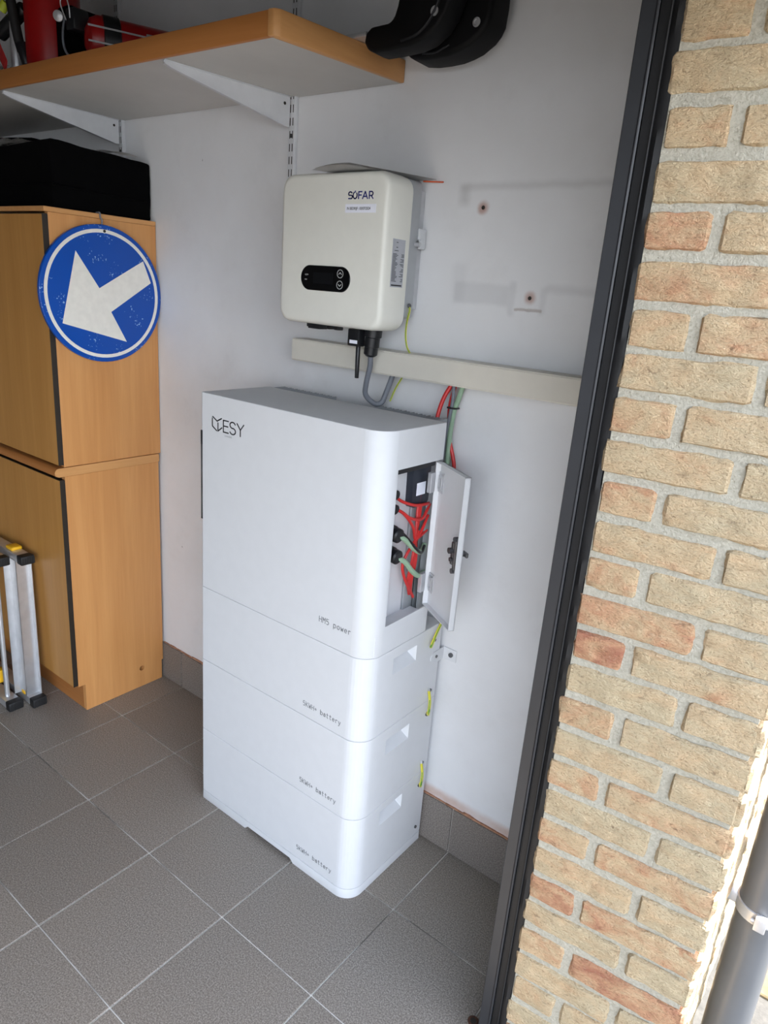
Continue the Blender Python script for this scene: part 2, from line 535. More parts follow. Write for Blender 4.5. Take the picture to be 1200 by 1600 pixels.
def lettering(name, text, origin, xdir, ydir, height, material, parent, pitch=None, bold=0.0, squeeze=1.0, depth=0.0004):
    """flat print: text standing on origin, running along xdir; height is the cap height"""
    X, Y = Vector(xdir).normalized(), Vector(ydir).normalized()
    N = X.cross(Y)
    size = height / 0.70
    bm = bmesh.new()
    pen = 0.0
    runs = [(text, 0.0)] if pitch is None else [(ch, i * pitch) for i, ch in enumerate(text) if ch != ' ']
    for s, x0 in runs:
        cu = bpy.data.curves.new('t', 'FONT')
        cu.body = s; cu.size = size; cu.offset = bold; cu.resolution_u = 3
        ob = bpy.data.objects.new('t', cu); col.objects.link(ob)
        bpy.context.view_layer.update()
        me = bpy.data.meshes.new_from_object(ob.evaluated_get(bpy.context.evaluated_depsgraph_get()))
        xs = [v.co.x for v in me.vertices] or [0]
        mid = (min(xs) + max(xs)) / 2
        k = squeeze if pitch is None else min(squeeze, pitch * 0.80 / max(1e-6, max(xs) - min(xs)))
        for v in me.vertices:
            x = v.co.x * squeeze if pitch is None else x0 + (v.co.x - mid) * k + pitch / 2
            v.co = Vector(origin) + X * x + Y * v.co.y + N * depth
        bm.from_mesh(me)
        bpy.data.meshes.remove(me); bpy.data.objects.remove(ob); bpy.data.curves.remove(cu)
    mb = MB(); mb.bm.free(); mb.bm = bm
    return mb.build(name, material, parent, smooth=False)

def strokes(name, lines, origin, xdir, ydir, w, material, parent, depth=0.0006):
    """print made of flat pen strokes, given as 2D polylines"""
    X, Y = Vector(xdir).normalized(), Vector(ydir).normalized(); N = X.cross(Y)
    mb = MB()
    for ln in lines:
        for (x0, y0), (x1, y1) in zip(ln, ln[1:]):
            d = Vector((x1 - x0, y1 - y0)); L = d.length
            if L < 1e-6: continue
            d /= L; s = Vector((-d.y, d.x)) * (w / 2); e = d * (w * 0.3)
            q = [(x0 - e.x + s.x, y0 - e.y + s.y), (x1 + e.x + s.x, y1 + e.y + s.y), (x1 + e.x - s.x, y1 + e.y - s.y), (x0 - e.x - s.x, y0 - e.y - s.y)]
            mb.prism([Vector(origin) + X * a + Y * b for a, b in q], N * depth)
    return mb.build(name, material, parent, smooth=False)

def arc(cx, cy, rx, ry, a0, a1, n=14):
    return [(cx + rx * math.cos(math.radians(a0 + (a1 - a0) * i / n)), cy + ry * math.sin(math.radians(a0 + (a1 - a0) * i / n))) for i in range(n + 1)]

def glyphs():
    """thin monoline letters on a 0.56 x 1 cell, for the print on the tower"""
    w = 0.56
    bowl = arc(.28, .33, .26, .33, 0, 360, 16)
    return {
        'H': [[(0, 0), (0, 1)], [(w, 0), (w, 1)], [(0, .5), (w, .5)]],
        'M': [[(0, 0), (0, 1), (.28, .5), (w, 1), (w, 0)]],
        'K': [[(0, 0), (0, 1)], [(w, 1), (0, .42)], [(.16, .55), (w, 0)]],
        'W': [[(0, 1), (.12, 0), (.28, .62), (.44, 0), (w, 1)]],
        '5': [[(.50, 1), (.06, 1), (.02, .56)] + arc(.27, .32, .27, .31, 130, -130, 14)],
        '+': [[(.28, .22), (.28, .74)], [(.02, .48), (.54, .48)]],
        'p': [[(.02, .66), (.02, -.28)], bowl], 'b': [[(.02, 0), (.02, 1)], bowl], 'o': [bowl],
        'w': [[(0, .66), (.13, 0), (.28, .5), (.43, 0), (w, .66)]],
        'e': [[(.03, .35), (.53, .35)] + arc(.28, .33, .25, .33, 0, 320, 14)],
        'r': [[(.10, 0), (.10, .66)], [(.10, .42)] + arc(.34, .40, .24, .26, 160, 50, 6)],
        'a': [arc(.26, .20, .23, .20, 0, 360, 14), [(.50, 0), (.50, .44)] + arc(.28, .44, .22, .22, 0, 150, 8)],
        't': [[(.22, .95), (.22, .2)] + arc(.40, .2, .18, .2, 180, 280, 6), [(.04, .66), (.46, .66)]],
        'y': [[(.02, .66), (.28, 0)], [(.54, .66), (.20, -.28), (.04, -.28)]],
    }
def monoline(text, x, z, h, pitch, w, material, parent):
    g, lines = glyphs(), []
    for i, ch in enumerate(text):
        for ln in g.get(ch, []):
            lines.append([(x + i * pitch + a * h * .95 + pitch * .12, z + b * h) for a, b in ln])
    return strokes('lettering', lines, (0, TYF, 0), (1, 0, 0), (0, 0, 1), w, material, parent, 0.0004)

def rrect(x0, x1, z0, z1, r, n=6):
    """rounded rectangle outline, 2D"""
    p = []
    for cx, cz, a in ((x1 - r, z1 - r, 0), (x0 + r, z1 - r, 90), (x0 + r, z0 + r, 180), (x1 - r, z0 + r, 270)):
        p += arc(cx, cz, r, r, a, a + 90, n)
    return p

# ------------------------------------------------------------------ setting
random.seed(4)
TX, TY, T = -0.1844, 0.0399, 0.30           # floor tile grid
X_OPEN = 1.345                              # inner face of the door frame

floor = tag(MB().box(-3.2, 1.40, -4.8, 0.12, -0.10, -0.0025).build('floor', M['grout'], smooth=False), kind='structure')
proto = None
for i in range(-10, 6):
    for j in range(0, 17):
        x0, x1 = TX + i * T, TX + (i + 1) * T
        y1, y0 = TY - j * T, TY - (j + 1) * T
        x0, x1 = max(x0, -3.2), min(x1, 1.40)
        y0, y1 = max(y0, -4.8), min(y1, 0.0)
        if x1 - x0 < 0.02 or y1 - y0 < 0.02: continue
        full = abs(x1 - x0 - T) < 1e-4 and abs(y1 - y0 - T) < 1e-4
        g = 0.0016
        if full and proto is not None:
            o = proto.copy(); col.objects.link(o); o.parent = floor
            o.location = Vector((x0, y0, -0.02)) - ORIG[floor]
        else:
            mb = MB().box(g, x1 - x0 - g, g, y1 - y0 - g, 0, 0.02, 0.0011, 1)
            me_o = mb.build('tile', M['tile'], None, smooth=False, origin=(0, 0, 0))
            me_o.parent = floor
            me_o.location = Vector((x0, y0, -0.02)) - ORIG[floor]
            if full: proto = me_o

bh = MB().lathe((1.318, -0.372, -0.0002), (0, 0, 1), [(0.0065, -0.004), (0.0070, 0.0012), (0.0100, 0.0016), (0.0125, 0.0004), (0.0125, -0.002)], 16).build('bolt_socket', M['rust'], floor)
MB().cyl((1.318, -0.372, 0.0002), (1.318, -0.372, 0.0014), 0.0068, n=14).build('bolt', M['dark_edge'], bh)

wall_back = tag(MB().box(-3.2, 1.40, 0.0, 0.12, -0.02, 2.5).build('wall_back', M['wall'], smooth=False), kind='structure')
for hx, hz in ((0.898, 1.676), (1.038, 1.495)):
    h = MB().lathe((hx, -0.0006, hz), (0, -1, 0), [(0.0046, -0.002), (0.0043, 0.0002), (0.0030, 0.0009), (0.0018, 0.0004)], 12).build('drill_hole', M['dark_edge'], wall_back)
    h['label'] = 'rusty drill hole'
tag(MB().box(-3.3, -3.2, -4.8, 0.12, -0.02, 2.5).build('wall_left', M['plaster'], smooth=False), kind='structure')
tag(MB().box(-3.2, 1.69, -4.92, -4.8, -0.02, 2.5).build('wall_right', M['plaster'], smooth=False), kind='structure')
tag(MB().box(-3.3, 1.69, -4.92, 0.12, 2.5, 2.62).build('ceiling', M['ceiling'], smooth=False), kind='structure')
tag(MB().box(1.41, 14, -14, 10, -0.10, -0.004).build('driveway', M['paving'], smooth=False), kind='structure')

tag(MB().box(1.70, 2.60, 0.125, 1.6, -0.06, 0.004, 0.003, 1).build('sunlit_slab_1', M['paving_sunlit'], smooth=False), kind='structure')  # paler slab added to paint the sunlit patch of ground beyond the pipe

# skirting of cut floor tiles
base = tag(MB().box(-3.2, 1.345, -0.004, -0.0002, 0.0, 0.146).build('baseboard_back', M['grout'], smooth=False), kind='structure')
for i in range(-10, 6):
    x0, x1 = max(TX + i * T, -3.2), min(TX + (i + 1) * T, 1.345)
    if x1 - x0 < 0.02: continue
    MB().box(x0 + 0.0016, x1 - 0.0016, -0.010, -0.004, 0.003, 0.1465, 0.001, 1).build('tile', M['skirting'], base, smooth=False)
mb = MB()
x = -0.3
while x < 1.34:
    L = random.uniform(0.03, 0.07)
    h = random.uniform(0.002, 0.0055)
    x1 = min(x + L, 1.345)
    mb.prism([(x, -0.0002, 0.1465), (x1, -0.0002, 0.1465), (x1, -0.0002, 0.1465 + h * random.uniform(.6, 1.2)), ((x + x1) / 2, -0.0002, 0.1465 + h * 1.2), (x, -0.0002, 0.1465 + h)], (0, -0.006 * random.uniform(.5, 1.2), 0))
    x = x1
mb.build('mortar_edge', M['terracotta'], base)

# ---- brick reveal beside the opening (slightly turned)
PX, PY, PZ, CRS = 1.4007, -0.4109, 1.8656, 0.0625
U = Vector((0.2897, 0.0267, 0)).normalized()
NO = Vector((U.y, -U.x, 0))                 # out of the reveal, towards the room
P0 = Vector((PX, PY, 0))
XF = 1.6906                                 # outer face of the facade
wall_front = tag(MB().prism([(1.4040, PY + 0.0012, 0), (XF - 0.009, PY + 0.0300, 0), (XF - 0.006, 0.9, 0), (1.4040, 0.9, 0)], (0, 0, 2.62)).build('wall_front', M['mortar'], smooth=False, origin=(1.40, PY, 0)), kind='structure')
MB().box(1.4040, XF, -4.92, PY, 1.88, 2.62).build('lintel', M['mortar'], wall_front, smooth=False)

def brick(A, E, Nn, z0, z1, depth, seed, red, jag=0.0034):
    """one brick: a worn, uneven front grid from A to E, height z0..z1, going back by depth"""
    A = Vector(A); E = Vector(E)
    L = (E - A).length; D = (E - A) / L
    nu, nv = max(6, int(L / 0.0085)), 8
    bm = bmesh.new()
    grid = []
    for j in range(nv + 1):
        row = []
        for i in range(nu + 1):
            u = L * i / nu; z = z0 + (z1 - z0) * j / nv
            q = Vector((u * 40 + seed * 7.3, z * 40, seed * 3.1))
            edge = min(i, nu - i, j, nv - j)
            h = 0.0035 + 0.0035 * noise.noise(q * 0.45) + 0.0030 * noise.noise(Vector((q.x * 1.1, q.y * 2.2, q.z))) + 0.0016 * noise.noise(q * 4.2)
            if edge == 0:
                h = -0.0025
                z += jag * (noise.noise(q * 0.9 + Vector((3, 1, 0))) + 0.5 * noise.noise(q * 3.1)) * (1 if j in (0, nv) else 0.3)
                u += jag * (noise.noise(q * 0.9 + Vector((0, 5, 2))) + 0.5 * noise.noise(q * 3.3)) * (1 if i in (0, nu) else 0.3)
                if i in (0, nu) and j in (0, nv):
                    u += 0.003 * (1 if i == 0 else -1) * random.random()
                    z += 0.003 * (1 if j == 0 else -1) * random.random()
            elif edge == 1:
                h *= 0.8
                # pull the second ring close to the rim so the edge reads crisp
                if i == 1: u -= L / nu * 0.55
                if i == nu - 1: u += L / nu * 0.55
                if j == 1: z -= (z1 - z0) / nv * 0.55
                if j == nv - 1: z += (z1 - z0) / nv * 0.55
            row.append(bm.verts.new(A + D * u + Nn * h + Vector((0, 0, z))))
        grid.append(row)
    for j in range(nv):
        for i in range(nu):
            bm.faces.new((grid[j][i], grid[j][i + 1], grid[j + 1][i + 1], grid[j + 1][i]))
    back = [bm.verts.new(v.co - Nn * depth) for v in (grid[0][0], grid[0][nu], grid[nv][nu], grid[nv][0])]
    bm.faces.new(back[::-1])
    rims = [grid[0], [r[nu] for r in grid], grid[nv][::-1], [r[0] for r in grid][::-1]]
    for k, rim in enumerate(rims):
        bm.faces.new(list(rim[::-1]) + [back[k], back[(k + 1) % 4]])
    mb = MB(); mb.bm.free(); mb.bm = bm
    o = mb.build('brick', M['brick'], wall_front)
    o.color = (red, 0, 0, 1)
    return o

RED = {0: (.42, .3), 1: (.22, .2), 2: (.30, .32), 3: (.26, .2), 4: (.72, .25), 5: (.48, .3), 6: (.30, .5), 7: (.34, .2), 8: (.46, .26),
       9: (.24, .2), 10: (.62, .2), 11: (.40, .22), 12: (.48, .2), 13: (.62, .22), 14: (.85, .34), 15: (.16, .2), 16: (.44, .18),
       17: (.2, .2), 18: (.42, .45), 19: (.18, .1), 20: (.55, .5), 21: (.28, .1), 22: (.82, .55), 23: (.2, .1), 24: (.52, .78), 25: (.3, .1), 26: (.3, .3)}
for k in range(-4, 29):
    zt = PZ - k * CRS + random.uniform(-.002, .002)
    zb = zt - 0.0505 + random.uniform(-.0025, .002)
    ra, rb = RED.get(k, (random.uniform(.1, .5), random.uniform(.1, .5)))
    half = (k % 2 == 0)
    c = (0.085 if half else 0.175) + random.uniform(-.004, .004)
    e0 = random.uniform(-.003, .004)
    e1 = 0.2905 + random.uniform(-.004, .002)
    brick(P0 + U * e0, P0 + U * c, NO, zb, zt, 0.09, k + 10, ra)
    brick(P0 + U * (c + 0.014), P0 + U * e1, NO, zb + random.uniform(-.001, .001), zt, 0.085 if half else 0.185, k + 50, rb)
    # facade side, seen at a grazing angle
    E0 = P0 + U * 0.2905
    ya = E0.y + (0.092 if half else 0.19) + 0.012
    FX = Vector((1, 0, 0))
    if ya < 0.0:
        brick((XF, E0.y - 0.003, 0), (XF, ya - 0.012, 0), FX, zb, zt, 0.05, k + 90, rb)
    for m in range(3):
        brick((XF, ya + m * 0.205, 0), (XF, ya + m * 0.205 + 0.19, 0), FX, zb, zt, 0.05, k * 3 + m + 130, random.uniform(.1, .5))

# ---- dark door frame with its rubber and sealant
door = tag(MB().prism([(1.3475, -0.4160, 0.0), (1.3680, -0.4140, 0.0), (1.3680, -0.30, 0.0), (1.3475, -0.30, 0.0)], (0, 0, 2.2), 0.0012, 1).build('door_1', M['frame']), kind='structure')
MB().cyl((1.3695, -0.4135, 0), (1.3695, -0.4135, 2.2), 0.0024, n=10).build('frame_bead', M['frame'], door)
MB().prism([(1.3705, -0.4085, 0), (1.3855, -0.4085, 0), (1.3855, -0.30, 0), (1.3705, -0.30, 0)], (0, 0, 2.2), 0.001, 1).build('frame_channel', M['gasket'], door)
MB().cyl((1.3860, -0.4095, 0), (1.3860, -0.4095, 2.2), 0.0016, n=8).build('rubber_lip', M['rubber'], door)
b = bmesh.new()
prev = None
for i in range(170):
    z = i * 0.0132
    w = noise.noise(Vector((z * 22, 0.3, 0))) * 0.0045; d = noise.noise(Vector((z * 16, 4.3, 0))) * 0.003
    ring = [b.verts.new(p) for p in ((1.3862, -0.4065 + d * .3, z), (1.3945, -0.4095 + d, z), (1.4035 + w, -0.4075 + d, z), (1.4050, -0.38, z), (1.3862, -0.38, z))]
    if prev:
        for q in range(5): b.faces.new((prev[q], prev[(q + 1) % 5], ring[(q + 1) % 5], ring[q]))
    else: b.faces.new(ring)
    prev = ring
b.faces.new(prev[::-1])
mb = MB(); mb.bm.free(); mb.bm = b
mb.build('sealant', M['gasket'], door)

# ---- downpipe on the facade
dp = thing('downpipe', (1.748, -0.125, 0), 'grey plastic downpipe with a metal clamp beside the brick corner', 'pipe')
MB().cyl((1.748, -0.125, -0.004), (1.748, -0.125, 2.6), 0.040, n=40).build('pipe', M['pipe'], dp)
cl = MB()
cl.lathe((1.748, -0.125, 0.418), (0, 0, 1), [(0.0402, 0), (0.0428, 0.001), (0.0428, 0.025), (0.0402, 0.026)], 40)
cl.box(1.685, 1.716, -0.137, -0.113, 0.420, 0.442, 0.002)
cb = cl.build('pipe_clamp', M['steel'], dp)
cb['label'] = 'galvanised clamp band'
MB().box(1.745, 1.765, -0.180, -0.164, 0.418, 0.446, 0.002).cyl((1.739, -0.172, 0.432), (1.772, -0.172, 0.432), 0.004, n=10).build('clamp_bolt', M['steel'], cb)

# ------------------------------------------------------------------ battery tower
TX0, TX1, TYF, TYR = 0.3438, 0.9241, -0.3279, -0.0212
RC = 0.050
def tower_outline(x0, x1, yf, yr, z, rl=0.006, rr=RC):
    p = [(x0, yr)] + arc(x0 + rl, yf + rl, rl, rl, 180, 270, 3) + arc(x1 - rr, yf + rr, rr, rr, 270, 360, 10) + [(x1, yr)]
    return [(a, b_, z) for a, b_ in p]
def tower_block(z0, z1, yr, inset=0.0):
    mb = MB()
    pts = tower_outline(TX0 + inset, TX1 - inset, TYF + inset, yr, z0, 0.006, RC)
    b = bmesh.new()
    a = [b.verts.new(p) for p in pts]; c = [b.verts.new((p[0], p[1], z1)) for p in pts]
    n = len(pts)
    b.faces.new(a[::-1]); b.faces.new(c)
    for i in range(n): b.faces.new((a[i], a[(i + 1) % n], c[(i + 1) % n], c[i]))
    bmesh.ops.recalc_face_normals(b, faces=b.faces[:])
    es = [e for e in b.edges if abs(e.verts[0].co.z - e.verts[1].co.z) < 1e-6]
    bmesh.ops.bevel(b, geom=es, offset=0.0016, segments=2, profile=0.5, affect='EDGES')
    mb._merge(b)
    return mb

bb = thing('tower_stand', (0.634, -0.17, 0), 'thin white notched stand under the battery tower, on the floor tiles', 'stand')
o = tower_block(0.0, 0.0288, TYR).build('plate', M['white_coat'], bb)
cut(o, MB().prism([(0.525, -0.40, -0.01), (0.532, -0.40, 0.0), (0.545, -0.40, 0.0125), (0.712, -0.40, 0.0125), (0.726, -0.40, 0.0), (0.732, -0.40, -0.01)], (0, 0.5, 0)))

zs = [(0.0294, 0.2446), (0.2446, 0.4703), (0.4703, 0.6911)]
mod_labels = ['lowest white battery module, resting on the notched stand',
              'middle white battery module, the second above the floor',
              'upper white battery module directly under the tall power unit']
for (z0, z1), lab in zip(zs, mod_labels):
    md = thing('battery_module', (0.634, -0.17, z0), lab, 'battery', 'stacked battery modules')
    cs = tower_block(z0 + 0.0006, z1 - 0.0006, TYR).build('casing', M['white_coat'], md)
    # grip pocket in the right side: steep back, sloping floor
    ya, yb = -0.2265, -0.1290
    za, zb = z0 + 0.1475, z0 + 0.1935
    c = MB()
    b = bmesh.new()
    out = [b.verts.new(p) for p in ((TX1 + .002, ya, za), (TX1 + .002, yb, za), (TX1 + .002, yb, zb), (TX1 + .002, ya, zb))]
    inn = [b.verts.new(p) for p in ((TX1 - .026, ya + .006, zb - .016), (TX1 - .026, yb - .012, zb - .016), (TX1 - .026, yb - .012, zb - .001), (TX1 - .026, ya + .006, zb - .001))]
    b.faces.new(out); b.faces.new(inn[::-1])
    for i in range(4): b.faces.new((out[i], inn[i], inn[(i + 1) % 4], out[(i + 1) % 4]))
    c._merge(b)
    cut(cs, c)
    for p in cs.data.polygons: p.use_smooth = False
    monoline('5KWH+ battery', 0.7350, z0 + 0.0300, 0.0128, 0.00965, 0.0013, M['ink_grey'], md)
    sc = MB().cyl((TX1 - 0.001, -0.047, z0 + 0.030), (TX1 + 0.0035, -0.047, z0 + 0.030), 0.0045, n=8)
    sc.build('earth_bolt', M['dark_steel'], md)
    sc = MB().cyl((TX1 - 0.001, -0.052, z1 - 0.042), (TX1 + 0.0035, -0.052, z1 - 0.042), 0.0045, n=8)
    sc.build('earth_bolt', M['dark_steel'], md)
# cap screws and wall bracket
wb = thing('wall_bracket', (0.93, -0.02, 0.59), 'small white angle bracket tying the upper battery module to the wall', 'bracket')
br = MB()
br.prism([(TX1 + .0005, -0.062, 0.603), (TX1 + .0005, -0.050, 0.612), (TX1 + .0005, -0.0005, 0.612), (TX1 + .0005, -0.0005, 0.578), (TX1 + .0005, -0.028, 0.578), (TX1 + .0005, -0.062, 0.592)], (0.0022, 0, 0))
br.box(TX1 + .0005, 0.966, -0.0026, -0.0004, 0.578, 0.612, 0.0006, 1)
br.build('angle_plate', M['white_coat'], wb)
MB().cyl((TX1 + .001, -0.038, 0.597), (TX1 + .005, -0.038, 0.597), 0.0042, n=8).build('screw', M['dark_steel'], wb)
MB().cyl((0.950, -0.002, 0.596), (0.950, -0.0065, 0.596), 0.0065, n=10).build('screw', M['dark_steel'], wb)

# earth bridges
def earth_bridge(name, pts, label, r=0.0036):
    t = thing(name, pts[0], label, 'wire', 'earth wires on the tower side')
    MB().tube(pts, r, 10).build('sheath', M['earth'], t)
    for q, d in ((pts[0], Vector(pts[0]) - Vector(pts[1])), (pts[-1], Vector(pts[-1]) - Vector(pts[-2]))):
        d.normalize()
        MB().cyl(Vector(q) - d * .002, Vector(q) + d * .008, 0.0032, n=10).build('lug', M['steel'], t)
    return t
XE = TX1 + 0.0035
earth_bridge('earth_wire', [(XE, -0.056, 0.501), (XE + .013, -0.068, 0.482), (XE + .017, -0.075, 0.458), (XE + .010, -0.064, 0.440), (XE, -0.052, 0.4345)], 'short green-yellow earth wire bridging the upper and middle battery modules')
earth_bridge('earth_wire', [(XE, -0.054, 0.275), (XE + .013, -0.066, 0.255), (XE + .016, -0.073, 0.228), (XE + .009, -0.062, 0.212), (XE, -0.050, 0.207)], 'short green-yellow earth wire bridging the middle and lowest battery modules')
earth_bridge('earth_wire', [(XE + .016, -0.048, 0.716), (XE + .012, -0.066, 0.685), (XE + .012, -0.088, 0.652), (XE + .009, -0.082, 0.649), (XE, -0.060, 0.6515)], 'green-yellow earth wire hanging below the open side door')

# ---- power unit
ZP0, ZP1 = 0.6911, 1.2151
pu = thing('power_unit', (0.634, -0.17, ZP0), 'tall white power unit with an open side door, on top of the battery modules', 'power unit')
cov = tower_block(ZP0 + 0.0003, ZP1, -0.0992).build('cover', M['white_coat'], pu)
cut(cov, MB().prism(tower_outline(TX0 + 0.0035, TX1 - 0.0035, TYF + 0.0035, 0.01, ZP0 - 0.01, 0.004, RC - 0.0035), (0, 0, ZP1 - 0.0035 - ZP0 + 0.01)))
cut(cov, MB().box(TX1 - 0.02, TX1 + 0.02, -0.2712, 0.0, 0.7627, 1.1297))
for p in cov.data.polygons: p.use_smooth = False
# smooth only the round front corner
for p in cov.data.polygons:
    n = p.normal
    if abs(n.z) < 0.9 and 0.02 < abs(n.x) < 0.998 and abs(n.y) > 0.02: p.use_smooth = True
# bottom ledge under the opening, chassis, back board
MB().box(0.845, TX1 - 0.004, -0.30, -0.105, ZP0 + 0.002, 0.745, 0.001, 1).build('ledge', M['white_inner'], pu)
ch = MB()
ch.box(0.37, 0.872, -0.300, -0.140, 0.700, 1.195, 0.002, 1)
ch.build('chassis', M['white_inner'], pu)
MB().box(0.866, 0.884, -0.300, -0.245, 0.748, 1.195, 0.002, 1).build('gland_plate', M['white_inner'], pu)
MB().box(0.870, 0.876, -0.205, -0.165, 0.748, 1.195, 0.001, 1).build('side_rail', M['white_inner'], pu)
MB().box(0.40, 0.876, -0.139, -0.100, 0.70, 1.19, 0.002, 1).build('heat_sink_core', M['grey_alu'], pu)
for x0, n in ((0.352, 17), (0.700, 17)):
    for i in range(n):
        x = x0 + i * 0.0118
        MB().box(x, x + 0.0022, -0.0985, -0.046 - 0.004 * (i % 2), 0.72, 1.2130).build('fin', M['fin'], pu, smooth=False)
MB().box(0.350, 0.895, -0.0990, -0.085, 1.150, 1.2065, 0.001, 1).build('fin_bar', M['fin'], pu)
# light bar on the left front edge
lb = MB().box(0.3436, 0.3505, TYF - 0.0008, TYF + 0.004, 0.886, 1.118, 0.0007, 1).build('light_bar', M['dark_steel'], pu)
MB().box(0.3434, 0.3507, TYF - 0.0011, TYF + 0.003, 1.082, 1.119, 0.0006, 1).build('bar_cap', M['black_plastic'], lb)
MB().box(0.3434, 0.3507, TYF - 0.0011, TYF + 0.003, 0.884, 0.889, 0.0006, 1).build('bar_cap', M['black_plastic'], lb)
# cube logo and the three letters, drawn with thin strokes
L = [[(0.3902, 1.1607), (0.4068, 1.1518), (0.4233, 1.1604)], [(0.3890, 1.1567), (0.3890, 1.1370), (0.4058, 1.1277)], [(0.4102, 1.1480), (0.4102, 1.1277), (0.4250, 1.1380)],
     [(0.4490, 1.1578), (0.4304, 1.1578), (0.4304, 1.1289), (0.4490, 1.1289)], [(0.4304, 1.1440), (0.4470, 1.1440)]]
S = arc(0.4645, 1.1508, 0.0098, 0.0074, 20, 262, 16) + arc(0.4645, 1.1362, 0.0104, 0.0076, 82, -160, 16)
L += [S, [(0.4802, 1.1581), (0.4923, 1.1440), (0.5044, 1.1584)], [(0.4923, 1.1440), (0.4923, 1.1287)]]
strokes('logo', L, (0, TYF, 0), (1, 0, 0), (0, 0, 1), 0.0029, M['ink_black'], pu)
lettering('lettering', 'SUNHOME', (0.4345, TYF, 1.1182), (1, 0, 0), (0, 0, 1), 0.0040, M['ink_grey'], pu, pitch=0.0040, squeeze=0.8)
monoline('HM5 power', 0.7735, 0.7432, 0.0138, 0.0111, 0.0014, M['ink_grey'], pu)

# glands and wires inside the opening
def gland(y, z, r, length):
    g = MB()
    g.lathe((0.872, y, z), (1, -0.1, -0.08), [(r * .8, 0), (r, 0.002), (r, length * .5), (r * .92, length * .55), (r * .92, length * .92), (r * .7, length), (r * .45, length)], 18)
    return g.build('cable_gland', M['black_plastic'], pu)
gland(-0.228, 1.062, 0.0125, 0.026)
gland(-0.226, 1.028, 0.0125, 0.026)
gland(-0.222, 0.970, 0.0185, 0.040)
gland(-0.220, 0.918, 0.0185, 0.040)
def wire(pts, r, m, name='wire'):
    return MB().tube(pts, r, 9, 7).build(name, m, pu)
wire([(0.886, -0.228, 1.058), (0.897, -0.208, 1.042), (0.901, -0.160, 1.025), (0.898, -0.112, 1.018), (0.890, -0.088, 1.014)], 0.0036, M['red_wire'])
wire([(0.886, -0.231, 1.030), (0.897, -0.208, 1.018), (0.902, -0.176, 0.997), (0.900, -0.128, 0.985), (0.895, -0.102, 0.998), (0.888, -0.080, 1.010)], 0.0036, M['red_wire'])
wire([(0.886, -0.226, 1.027), (0.898, -0.200, 1.012), (0.903, -0.166, 0.975), (0.900, -0.148, 0.940), (0.894, -0.128, 0.935), (0.890, -0.085, 0.945)], 0.0036, M['red_wire'])
# a bundle dropping from above the side of the chassis
for i, dx in enumerate((0.0, 0.007, 0.013, 0.019)):
    wire([(0.878 + dx * .3, -0.110 - dx, 1.155), (0.883 + dx * .4, -0.116 - dx * .6, 1.08), (0.892, -0.125 - dx * .6, 1.00), (0.898 + .001 * i, -0.142 - dx * .3, 0.945), (0.900 + .001 * i, -0.136 - dx * 1.1, 0.885), (0.896, -0.140 - dx * .9, 0.835), (0.888, -0.128 - dx * .3, 0.790)], 0.0034, M['red_wire'])
wire([(0.897, -0.132, 0.955), (0.903, -0.150, 0.938), (0.903, -0.183, 0.908), (0.902, -0.192, 0.880), (0.901, -0.174, 0.842), (0.899, -0.150, 0.812), (0.894, -0.124, 0.782)], 0.0036, M['red_wire'])
wire([(0.893, -0.090, 0.985), (0.899, -0.120, 0.957), (0.902, -0.146, 0.935)], 0.0034, M['red_wire'])
wire([(0.905, -0.226, 0.966), (0.911, -0.204, 0.954), (0.914, -0.170, 0.925), (0.908, -0.130, 0.905), (0.896, -0.098, 0.912)], 0.0062, M['green_wire'])
wire([(0.880, -0.250, 1.000), (0.905, -0.216, 0.975), (0.920, -0.176, 0.932), (0.916, -0.140, 0.908), (0.905, -0.112, 0.915)], 0.0034, M['black_plastic'])
wire([(0.905, -0.224, 0.914), (0.912, -0.200, 0.900), (0.914, -0.168, 0.868), (0.908, -0.132, 0.845), (0.896, -0.088, 0.838)], 0.0064, M['green_wire'])
# radio stick hanging at the top
ds = MB()
ds.prism([(0.8725, -0.166, 1.118), (0.8725, -0.104, 1.118), (0.8725, -0.098, 1.105), (0.8725, -0.098, 1.025), (0.8725, -0.108, 1.016), (0.8725, -0.158, 1.016), (0.8725, -0.167, 1.025), (0.8725, -0.169, 1.100)], (0.022, 0, 0), 0.002)
dso = ds.build('radio_stick', M['navy_plastic'], pu)
st = MB().box(0.8945, 0.8951, -0.152, -0.117, 1.044, 1.074).build('sticker', M['sticker'], dso, smooth=False)
MB().box(0.874, 0.910, -0.262, -0.105, 1.112, 1.150, 0.004).build('socket_strip', M['black_plastic'], pu)
MB().lathe((0.8722, -0.1720, 0.8270), (1, 0, 0), [(0.0095, -0.002), (0.0095, 0.0006), (0.008, 0.001)], 18).build('blank_plug', M['dark_steel'], pu)

# side door, swung out about 58 degrees on two hinges
H0 = Vector((0.9225, -0.1035, 0)); DD = Vector((0.851, -0.525, 0)).normalized(); DN = Vector((DD.y, -DD.x, 0))   # DN points to the inner face
def dpt(u, v, z): return H0 + DD * u + DN * v + Vector((0, 0, z))
DZ0, DZ1, DW = 0.768, 1.126, 0.148
dm = MB()
def dbox(mb, u0, u1, v0, v1, z0, z1, bev=0.0):
    m = Matrix.Translation(H0) @ Matrix(((DD.x, DN.x, 0, 0), (DD.y, DN.y, 0, 0), (0, 0, 1, 0), (0, 0, 0, 1)))
    return mb.box(u0, u1, v0, v1, z0, z1, bev, 1, m)
dbox(dm, 0, DW, -0.002, 0.0, DZ0, DZ1)
dbox(dm, DW - 0.002, DW, -0.002, 0.0125, DZ0, DZ1)
dbox(dm, 0, 0.002, -0.002, 0.0125, DZ0, DZ1)
dbox(dm, 0, DW, -0.002, 0.0125, DZ1 - 0.002, DZ1)
